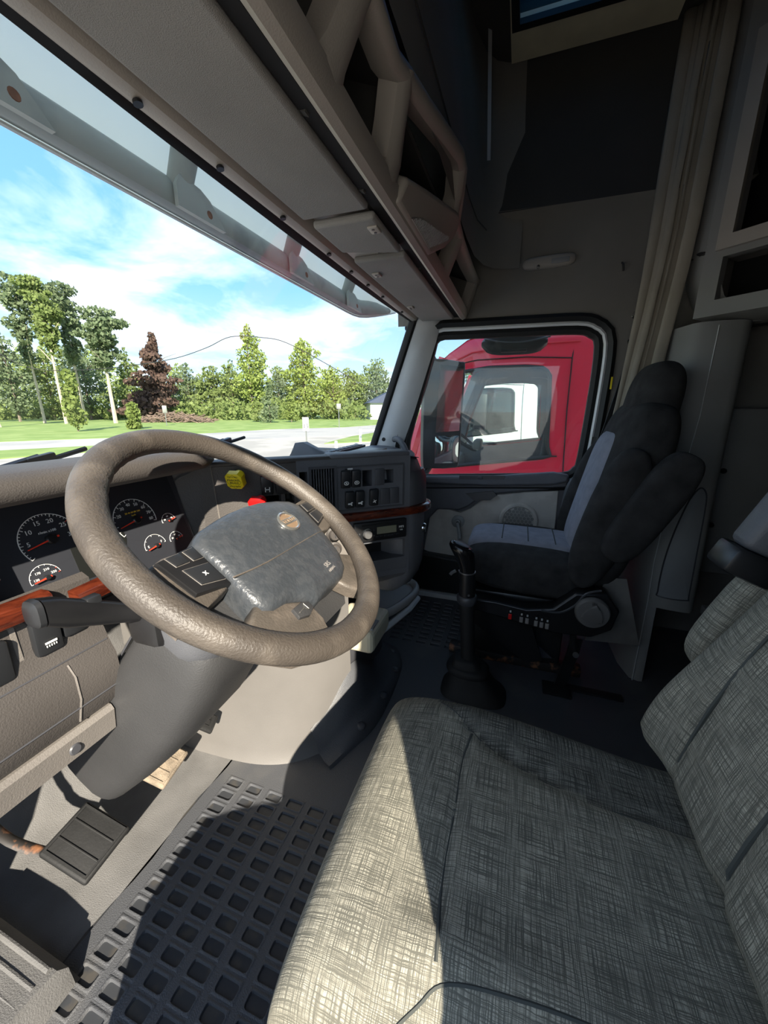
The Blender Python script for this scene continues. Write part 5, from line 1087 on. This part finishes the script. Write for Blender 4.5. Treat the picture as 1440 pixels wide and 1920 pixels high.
    k = thing('sleeper_locker', (.91, -.86, .3), 'pale grey locker standing in the dark sleeper', 'locker')
    G().box((.905, -.87, .68), (.06, .20, .70), None, .02).ob('locker_door', 'panel', k)
    for z in (.55, .78): G().lathe([(.012, 0), (.010, .008), (0, .008)], 10, fr((.873, -.80, z), (0, -1, 0), (0, 0, 1))).ob('latch', 'black', k)
    w = G().tube(smoothpath([(.36, -.70, .20), (.32, -.71, .205), (.29, -.71, .19), (.27, -.71, .165), (.285, -.71, .145), (.305, -.71, .155), (.30, -.71, .185), (.25, -.71, .19), (.15, -.72, .15)], 5), .004, 6).ob('loose_cable', 'panel'); tag(w, 'loose grey cable looped in the gap under the sleeper panel', 'cable')
sleeper()
# ================================================================ outside
GZ = -1.25
random.seed(7)
def ground():
    g = struct(G().poly([(-200, -120, GZ), (420, -120, GZ), (420, 420, GZ), (-200, 420, GZ)]).ob('ground', 'gravel', ang=0), 'pale gravel truck lot')
    far = [(-60, 70), (-10, 44), (15.4, 33.4), (20.2, 29.8), (27.9, 26.7), (34.9, 25.2), (41.5, 19.7), (60, 16), (110, 14), (400, 14), (400, 400), (-60, 400)]
    struct(G().prism(far, GZ+.0, GZ+.05).ob('lawn', 'grass', ang=0), 'mown green lawn beyond the road')
    near = [(-60, 52), (-12, 34), (12.1, 26.4), (15.6, 24.4), (19, 22.4), (17.5, 21.0), (13.1, 21.3), (9.7, 22.4), (-12, 27), (-60, 38)]
    struct(G().prism(near, GZ, GZ+.04).ob('grass_verge', 'grass', ang=0), 'narrow grass verge on this side of the road')
    struct(G().prism([(21.5, 11.9), (24.5, 9.5), (60, 9.5), (60, 12), (28, 12.8)], GZ, GZ+.04).ob('grass_patch', 'grass', ang=0), 'grass patch beside the gate posts')
    struct(G().prism([(-60, 38), (-12, 27.2), (9.7, 22.5), (13.1, 21.4), (19, 21.5), (30, 12.9), (100, 13.5), (100, 14.2), (60, 16), (41.5, 19.6), (34.9, 25.1), (27.9, 26.6), (15.4, 33.3), (-10, 43.9), (-60, 69.9)], GZ, GZ+.02).ob('road', 'road', ang=0), 'worn pale asphalt road crossing in front of the lawn')
ground()
def leaves(g, blobs, n, s0, s1):
    tot = sum(b[1]*b[2] for b in blobs)
    for (c, rx, rz) in blobs:
        k = max(6, int(n*rx*rz/tot))
        for _ in range(k):
            d = Vector((random.gauss(0, 1), random.gauss(0, 1), random.gauss(0, 1))).normalized()*random.uniform(.55, 1.05)**.6
            p = Vector(c)+Vector((d.x*rx, d.y*rx, d.z*rz)); s = random.uniform(s0, s1)
            a = Vector((random.gauss(0, 1), random.gauss(0, 1), random.gauss(0, .6))).normalized(); b = a.orthogonal().normalized(); b.rotate(Matrix.Rotation(random.uniform(0, 6.3), 3, a)); b2 = a.cross(b)
            v = g.vs([p-b*s*.6, p+b2*s*.45, p+b*s*.6, p-b2*s*.45]); g.face(v)
def tree(x, y, h, w, lm, label, crown=.35, trunk=.22, nb=22, n=4200, bark='bark', lean=(0, 0), shape='round', group='trees beyond the lawn', name='tree', leaf=(.22, .55)):
    t = thing(name, (x, y, GZ), label, 'tree', group)
    top = Vector((x+lean[0], y+lean[1], GZ+h)); b0 = Vector((x, y, GZ))
    G().tube([b0+(top-b0)*k+Vector((random.uniform(-.12, .12)*k, random.uniform(-.12, .12)*k, 0)) for k in (0, .15, .3, .45, .6, .75, .9)], [trunk*(1-.85*k) for k in (0, .15, .3, .45, .6, .75, .9)], 6).ob('trunk', bark, t)
    for i in range(3):
        k = random.uniform(crown*.8, .7); s = b0+(top-b0)*k; a = random.uniform(0, 6.28); e = s+Vector((math.cos(a)*w*.55, math.sin(a)*w*.55, h*.14)); G().tube([s, (s+e)/2+Vector((0, 0, .3)), e], [trunk*.4, trunk*.25, trunk*.1], 5).ob('branch', bark, t)
    blobs = []
    for i in range(nb):
        k = crown+(1-crown)*(i+.5)/nb; f = (k-crown)/(1-crown)
        if shape == 'round': ww = w*math.sin(math.pi*min(1, .12+.86*f))**.7
        elif shape == 'cone': ww = w*(1-f)**.8+.15
        elif shape == 'top': ww = w*(.25+.75*f)*(1.05-.3*f)
        else: ww = w*(.75+.25*math.sin(f*9))
        a = random.uniform(0, 6.28); q = random.uniform(.1, .6)*ww; c = b0+(top-b0)*k+Vector((math.cos(a)*q, math.sin(a)*q, random.uniform(-.3, .3)))
        blobs.append((c, max(.5, ww*random.uniform(.45, .75)), max(.45, h*(1-crown)/nb*random.uniform(1.1, 2.0))))
    g = G(); leaves(g, blobs, n, *leaf); g.ob('foliage', lm, t, 0)
    return t
def pos(u, d):
    """ground point at photograph column u and distance d along the view"""
    a = math.radians(19.0729)-math.atan((u-720)/746.2); return (-1.05+d*math.cos(a)/math.cos(math.atan((u-720)/746.2))*1, d*math.sin(a)/math.cos(math.atan((u-720)/746.2)))
def trees():
    H = lambda px, d: px*d/746.2            # metres spanned by px picture rows at distance d
    def T_(u, d, topy, wpx, lm, label, **k):
        x, y = pos(u, d); h = H(764-topy, d)+2.28; return tree(x, y, h, H(wpx, d), lm, label, **k)
    T_(-12, 46, 505, 36, 'leafA', 'tall leafy tree with a leaning pale trunk at the left edge', bark='barkpale', crown=.42, n=3000, lean=(-2.2, 1.2), trunk=.32)
    T_(78, 58, 552, 46, 'leafC', 'tall thin tree with feathery crown, second from the left', crown=.45, bark='barkpale', n=2600, shape='top')
    T_(118, 56, 548, 46, 'leafA', 'tall slender tree with a pale trunk, tallest of the thin group', crown=.50, bark='barkpale', n=2800, shape='top')
    T_(156, 62, 562, 46, 'leafC', 'tall slender tree beside the broad dark crowned one', crown=.46, bark='barkpale', n=2600, shape='top')
    T_(212, 58, 604, 66, 'leafC', 'broad topped tree with bare forked pale branches below', crown=.50, bark='barkpale', n=3600, shape='top', trunk=.3)
    T_(32, 64, 640, 40, 'leafC', 'dark bushy tree in the woods behind the leaning trunk', crown=.12, n=2200)
    T_(100, 72, 660, 45, 'leafA', 'green understorey tree behind the slender trunks', crown=.08, n=2200)
    T_(168, 74, 655, 45, 'leafC', 'dark understorey tree behind the forked branches', crown=.08, n=2200)
    T_(250, 78, 668, 30, 'leafA', 'green tree left of the copper tree', crown=.05, n=1800)
    T_(302, 74, 640, 66, 'leafP', 'copper leaved beech tree, dark reddish brown', crown=.10, n=3600, shape='cone', leaf=(.35, .8))
    T_(358, 88, 688, 34, 'leafC', 'low green tree right of the copper tree', crown=.08, n=1800)
    T_(405, 86, 690, 34, 'leafA', 'green tree with a forked pale trunk in the wood edge', crown=.2, bark='barkpale', n=2000)
    T_(474, 80, 628, 44, 'leafB', 'tall bright green tree, taller of the two big ones by the road', crown=.06, n=4200, shape='round', nb=20)
    T_(438, 84, 684, 34, 'leafA', 'green tree leaning against the taller bright one', crown=.06, n=1800)
    T_(572, 78, 648, 46, 'leafB', 'round bright green tree, nearest the road sign', crown=.06, n=4200, nb=20)
    T_(524, 90, 708, 40, 'leafC', 'dark green tree between the two big bright ones', crown=.05, n=2000)
    T_(626, 84, 692, 34, 'leafB', 'small bright tree at the right foot of the round one', crown=.05, n=1800)
    T_(655, 100, 698, 40, 'leafA', 'far green tree in front of the pillar, left one', crown=.05, n=2000)
    T_(705, 104, 680, 46, 'leafA', 'far green tree above the white house', crown=.05, n=2400)
    T_(760, 106, 690, 44, 'leafB', 'far green tree seen beside the windshield pillar', crown=.05, n=2000)
    T_(815, 104, 684, 44, 'leafA', 'far green tree behind the door mirror', crown=.05, n=2000)
    T_(-60, 60, 560, 50, 'leafA', 'large tree just past the left edge of the view', crown=.2, n=2400)
    T_(880, 100, 690, 50, 'leafC', 'far tree behind the red truck', crown=.05, n=1800); T_(960, 100, 690, 50, 'leafB', 'far tree seen through the red truck cab', crown=.05, n=1800)
    for u, d, ty, w, lm, lab in ((138, 38, 700, 24, 'leafY', 'young yellow green tree on the lawn'), (246, 42, 762, 15, 'leafY', 'small shrubby conifer on the lawn'), (482, 64, 752, 14, 'leafA', 'short conifer at the lawn edge, left one'), (505, 60, 728, 24, 'leafC', 'broad blue green spruce at the lawn edge'), (545, 62, 745, 16, 'leafY', 'short yellow green conifer at the lawn edge'), (640, 86, 752, 16, 'leafB', 'round bush at the far side of the lawn')):
        T_(u, d, ty, w, lm, lab, crown=.12, n=750, nb=9, shape='cone', trunk=.08, group='young trees on the lawn', leaf=(.18, .42))
    WOOD = ['mid green woodland tree beyond the left edge tree', 'cool green woodland tree behind the leaning pale trunk', 'bright green woodland tree between the two left thin trunks', 'mid green woodland tree behind the tallest thin trunk', 'cool green woodland tree left of the forked branches', 'bright green woodland tree behind the forked branches', 'mid green woodland tree just left of the copper tree', 'cool green woodland tree behind the copper tree crown', 'bright green woodland tree behind the brush pile right end', 'mid green woodland tree left of the tall bright tree', 'cool green woodland tree behind the tall bright tree', 'bright green woodland tree between the two big bright trees', 'mid green woodland tree behind the round bright tree', 'cool green woodland tree right of the round bright tree', 'bright green woodland tree left of the white house', 'mid green woodland tree behind the white house', 'cool green woodland tree beyond the windshield pillar']
    for i in range(17):
        T_(-40+i*47+random.uniform(-8, 8), random.uniform(88, 98), (655 if i < 6 else 700)+random.uniform(-16, 14), 46, ('leafA', 'leafC', 'leafB')[i % 3], WOOD[i], crown=.03, n=2600, nb=18, group='woodland row behind the lawn')
    # undergrowth: one leafy bank too dense to count
    g = G(); bl = []
    for i in range(77):
        u = -30+i*9.2; d = random.uniform(72, 84); x, y = pos(u, d); bl.append((Vector((x, y, GZ+random.uniform(.6, 2.6))), random.uniform(1.6, 2.8), random.uniform(1.0, 2.2)))
    leaves(g, bl, 9000, .3, .75); o = g.ob('undergrowth', 'leafA', None, 0); tag(o, 'dense green undergrowth along the foot of the woods', 'undergrowth', kind='stuff')
    g = G()
    for _ in range(420):
        u = random.uniform(250, 395); d = random.uniform(60, 68); x, y = pos(u, d); hz = random.uniform(0, 1)*2.0*max(.15, math.sin(math.pi*(u-245)/155)); a = random.uniform(0, 6.28); L = random.uniform(1.2, 2.6)
        c = Vector((x, y, GZ+hz*.7)); e = Vector((math.cos(a)*L/2, math.sin(a)*L/2, random.uniform(-.4, .5))); g.tube([c-e, c+e], [.09, .03], 4)
    o = g.ob('brush_pile', 'brush'); tag(o, 'long brown pile of dead branches below the copper tree', 'brush pile', kind='stuff')
trees()
def roadside():
    def post(u, d, h, w, label, plate=None, name='road_sign'):
        x, y = pos(u, d); t = thing(name, (x, y, GZ), label, 'sign' if plate else 'post')
        G().box((x, y, GZ+h/2), (w, w, h)).ob('sign_post', 'signpost', t)
        if plate:
            f = Vector((-1.05-x, -y, 0)).normalized(); M = fr((x+f.x*.06, y+f.y*.06, GZ+h-plate[1]/2+.1), Vector((-f.y, f.x, 0)), (0, 0, 1)); 
            p = G().box((0, 0, 0), (plate[0], plate[1], .03), M, .01).ob('sign_plate', plate[2], t)
            if plate[3]:
                text('15', M @ T(0, -.12, .017), .36, 'black', p, ext=.002); text('SPEED', M @ T(0, .27, .017), .11, 'black', p, ext=.002); text('LIMIT', M @ T(0, .16, .017), .11, 'black', p, ext=.002)
        return t
    post(571.5, 23.5, 1.62, .06, 'white speed limit sign reading 15 beside the road', (.36, .80, 'siding', 1)); post(635, 46, 2.6, .07, 'back of a distant sign on a thin post', (.5, .6, 'signpost', 0)); post(308, 50, 2.4, .07, 'thin post with a small sign near the brush pile', (.5, .9, 'signpost', 0))
    x, y = pos(675, 24); t = thing('gate_post', (x, y, GZ), 'white gate post at the lot entrance in front of the pillar', 'post'); G().box((x, y, GZ+.5), (.12, .12, 1.0), None, .01).ob('post_shaft', 'siding', t); G().box((x+.9, y-.7, GZ+.95), (2.4, .08, .1), T(x, y, 0) @ Matrix.Rotation(R(-35), 4, 'Z') @ T(-x, -y, 0)).ob('gate_rail', 'siding', t)
    x, y = pos(628, 19); b = G().box((x, y, GZ+.35), (.12, .12, .7), None, .02).ob('bollard', 'siding'); tag(b, 'short white bollard at the lot edge', 'bollard')
    # house with the blue roof
    x, y = pos(725, 84); h = thing('house', (x, y, GZ), 'small white house with a dark blue roof beside the far trees', 'house')
    M = T(x, y, GZ) @ Matrix.Rotation(R(25), 4, 'Z'); G().box((0, 0, 1.6), (16, 8, 3.2), M).ob('house_wall', 'siding', h); G().prism([(-4.6, 3.1), (4.6, 3.1), (0, 5.4)], -8.6, 8.6, M @ fr((0, 0, 0), (0, 1, 0), (0, 0, 1))).ob('roof', 'roofblue', h)
    for k in (-5.5, -2, 3): G().box((k, -4.02, 1.7), (1.2, .06, 1.2), M).ob('window', 'face', h); G().box((-8.02, 0, 1.2), (.06, 1.2, 2.2), M).ob('house_door', 'face', h)
    x, y = pos(315, 92); w = thing('white_shed', (x, y, GZ), 'white building half hidden behind the brush pile', 'building'); G().box((x, y, GZ+1.5), (9, 5, 3)).ob('shed_wall', 'siding', w); G().prism([(-3, 3), (3, 3), (0, 4.2)], -4.8, 4.8, T(x, y, GZ) @ fr((0, 0, 0), (0, 1, 0), (0, 0, 1))).ob('shed_roof', 'siding', w)
    for i in range(3): G().box((x-2.5+2.5*i, y-2.53, GZ+1.6), (1.0, .05, 1.0)).ob('window', 'face', w)
    # overhead cable sagging across the view
    def P3(u, v, d): 
        x, y = pos(u, d); return (x, y, 1.03+(764-v)*d/746.2*math.cos(math.atan((u-720)/746.2))/math.cos(math.atan((u-720)/746.2)))
    c = G().tube(smoothpath([P3(u, v, 40) for u, v in ((-40, 622), (60, 690), (160, 698), (260, 690), (340, 678), (400, 660), (445, 642), (500, 643), (545, 652), (620, 690), (700, 735))], 5), .035, 5).ob('overhead_cable', 'wire'); tag(c, 'thin dark utility cable sagging across the trees', 'cable')
roadside()
# ---------------------------------------------------------------- neighbouring trucks
def side_truck(X0, yo, m, name, label, sc=1.0, cat='truck', inner=True):
    r = thing(name, (X0+1.0, yo, GZ), label, cat, 'parked trucks')
    W = [(.50, 1.345), (.30, 1.372), (.0, 1.370), (-.13, 1.36), (-.195, 1.31), (-.205, 1.20), (-.24, .80), (-.255, .70), (-.31, .645), (-.2, .60), (.0, .565), (.30, .50), (.60, .43), (.64, .46), (.62, .60), (.56, 1.0)]
    W = [(.53, 1.335), (.30, 1.365), (.0, 1.365), (-.15, 1.35), (-.20, 1.30), (-.215, 1.10), (-.235, .75), (-.265, .67), (-.33, .645)][:7]+[(-.25, .66), (-.28, .62), (-.2, .60), (.1, .56), (.45, .51), (.72, .47), (.76, .55), (.70, .85), (.60, 1.15)]
    W = [(y+yo, z) for y, z in W]; O = [(1.02, .40), (.95, .70), (.86, 1.05), (.76, 1.33), (.70, 1.47), (.5, 1.60), (.2, 1.68), (-.3, 1.70), (-1.6, 1.72), (-1.6, -.55), (1.35, -.55), (1.30, .20)]
    O = [(y+yo, z) for y, z in O]
    for k, x in enumerate((X0, X0+2.2)):
        # wall with window hole: bridge outer loop and hole loop
        nO = len(O); g = G(); cy, cz = .2+yo, .95; rays = 72; outer, inner_ = [], []
        def hit(poly, a):
            d = Vector((math.cos(a), math.sin(a))); best = None
            for i in range(len(poly)):
                p = Vector(poly[i-1])-Vector((cy, cz)); q = Vector(poly[i])-Vector((cy, cz)); e = q-p; den = d.x*e.y-d.y*e.x
                if abs(den) < 1e-9: continue
                t = (p.x*e.y-p.y*e.x)/den; s = (p.x*d.y-p.y*d.x)/den
                if t > 0 and -1e-6 <= s <= 1+1e-6 and (best is None or t < best): best = t
            return (cy+d.x*best, cz+d.y*best)
        inn = [hit(W, 2*math.pi*i/rays) for i in range(rays)]; out = [hit(O, 2*math.pi*i/rays) for i in range(rays)]
        s = 1 if k == 0 else -1
        rows = []
        for f, dx in ((0, .05), (0, .0), (.06, -.012), (.12, -.0), (.5, -.02), (.85, .0), (1, .03)):
            rows.append([(x+s*dx, p[0]+(q[0]-p[0])*f, p[1]+(q[1]-p[1])*f) for p, q in zip(inn, out)]+[(x+s*dx, inn[0][0]+(out[0][0]-inn[0][0])*f, inn[0][1]+(out[0][1]-inn[0][1])*f)])
        g.grid(rows).ob('cab_side', m, r, 50)
        G().grid([[(x+s*.075, p[0]+(q[0]-p[0])*f, p[1]+(q[1]-p[1])*f) for p, q in zip(inn+inn[:1], out+out[:1])] for f in (.02, .5, .93)]).ob('cab_lining', 'dash', r, 50)
        G().tube([(x-s*.002, *p) for p in inn], .018, 6, closed=True).ob('window_gasket', 'seal', r)
        G().prism(W, -.003, .003, YZ(x+s*.03)).ob('side_window', 'glass2', r, 0)
        if k == 0:
            for pts in ([(-.355, 1.42), (-.362, 1.0), (-.385, .55), (-.42, .1)], [(.80, 1.36), (.4, 1.43), (.0, 1.44), (-.355, 1.42)], [(-.355, 1.42), (-.36, 1.52)]):
                G().tube([(x-.012, y+yo, z) for y, z in pts], .005, 4).ob('door_seam', 'redline' if m == 'redpaint' else 'steel', r)
            G().tube([(x-.022, .95+yo, 1.22), (x-.03, .75+yo, 1.36), (x-.03, .45+yo, 1.49), (x-.03, .1+yo, 1.535), (x-.03, -.4+yo, 1.545)], .012, 5, flat=.5).ob('drip_rail', m, r)
            G().box((x-.02, -.30+yo, .62), (.012, .05, .012), None, .003).ob('door_mark', 'redline', r)
    G().grid([[(X0+.02+2.16*u, y+yo, z+.06*math.sin(u*3.14)) for u in [k/10 for k in range(11)]] for y, z in ((.70, 1.46), (.5, 1.60), (.2, 1.68), (-.3, 1.70), (-1.6, 1.72))]).ob('roof', m, r, 50)
    G().grid([[(X0+.02+2.16*u, y+yo+.12*math.sin(u*3.14), z) for u in [k/10 for k in range(11)]] for y, z in ((1.02, .42), (.86, .98), (.70, 1.46))]).ob('windshield', 'glass', r)
    for u in (.02, 2.18): G().tube([(X0+u, 1.04+yo, .40), (X0+u, .87+yo, .98), (X0+u, .70+yo, 1.46)], .05, 6).ob('windshield_pillar', m if m != 'bodywhite' else 'bodywhite', r)
    G().box((X0+1.1, 1.0+yo, .10), (2.1, .55, .62), None, .08).ob('dash_block', 'dash', r)
    G().box((X0+1.1, -1.58+yo, .6), (2.15, .03, 2.2)).ob('rear_wall', 'dash', r) if m == 'redpaint' else None
    g = G().box((X0+1.1, 2.0+yo, -.15), (1.9, 1.6, .95), None, .2, 3); g.ob('engine_hood', m, r)
    if inner:
        n = (0, -.6, .8); M = fr((X0+.55, .60+yo, .72), (1, 0, 0), (0, .8, .6)); G().tube([M @ Vector((.22*math.cos(2*math.pi*k/36), .22*math.sin(2*math.pi*k/36), 0)) for k in range(36)], .017, 8, closed=True).ob('steering_wheel_rim', 'black', r)
        G().box((0, -.02, -.02), (.24, .14, .05), M, .02).ob('steering_wheel_hub', 'dash', r); G().tube([M @ Vector((0, 0, -.03)), M @ Vector((0, .03, -.4))], .05, 8).ob('steering_shaft', 'black', r)
        for x in (.55, 1.65):
            g = G(); pad(g, fr((X0+x, -.42+yo, .75), (1, 0, 0), (0, -.2, 1)), .24, .42, .09, 3, 3, 24, 14); g.ob('seat_back', 'fabblack', r, 60)
        G().box((X0+.5, .40+yo, .66), (.25, .08, .10), None, .02).ob('sun_shield', 'traygrey', r)
    for y in (1.9, -1.1):
        for x in (.15, 2.05): G().lathe([(.20, -.14), (.45, -.14), (.5, -.1), (.5, .1), (.45, .14), (.20, .14)], 24, fr((X0+x, y+yo, GZ+.5), (0, 1, 0), (0, 0, 1))).ob('wheel', 'rubber', r)
    if m == 'bodywhite':
        for d in (0, .28):
            G().box((X0-.35-d*.2, .62+yo-d, .95), (.10, .22, .62), None, .03).ob('door_mirror', 'mirrorh', r); G().tube([(X0-.3, .62+yo-d, .7), (X0, .7+yo, .5)], .02, 6).ob('mirror_arm', 'mirrorh', r)
    return r
side_truck(2.62, 0, 'redpaint', 'red_truck', 'red truck cab parked alongside, filling the passenger window')
side_truck(6.6, .35, 'bodywhite', 'white_truck', 'white truck cab seen through the windows of the red truck')
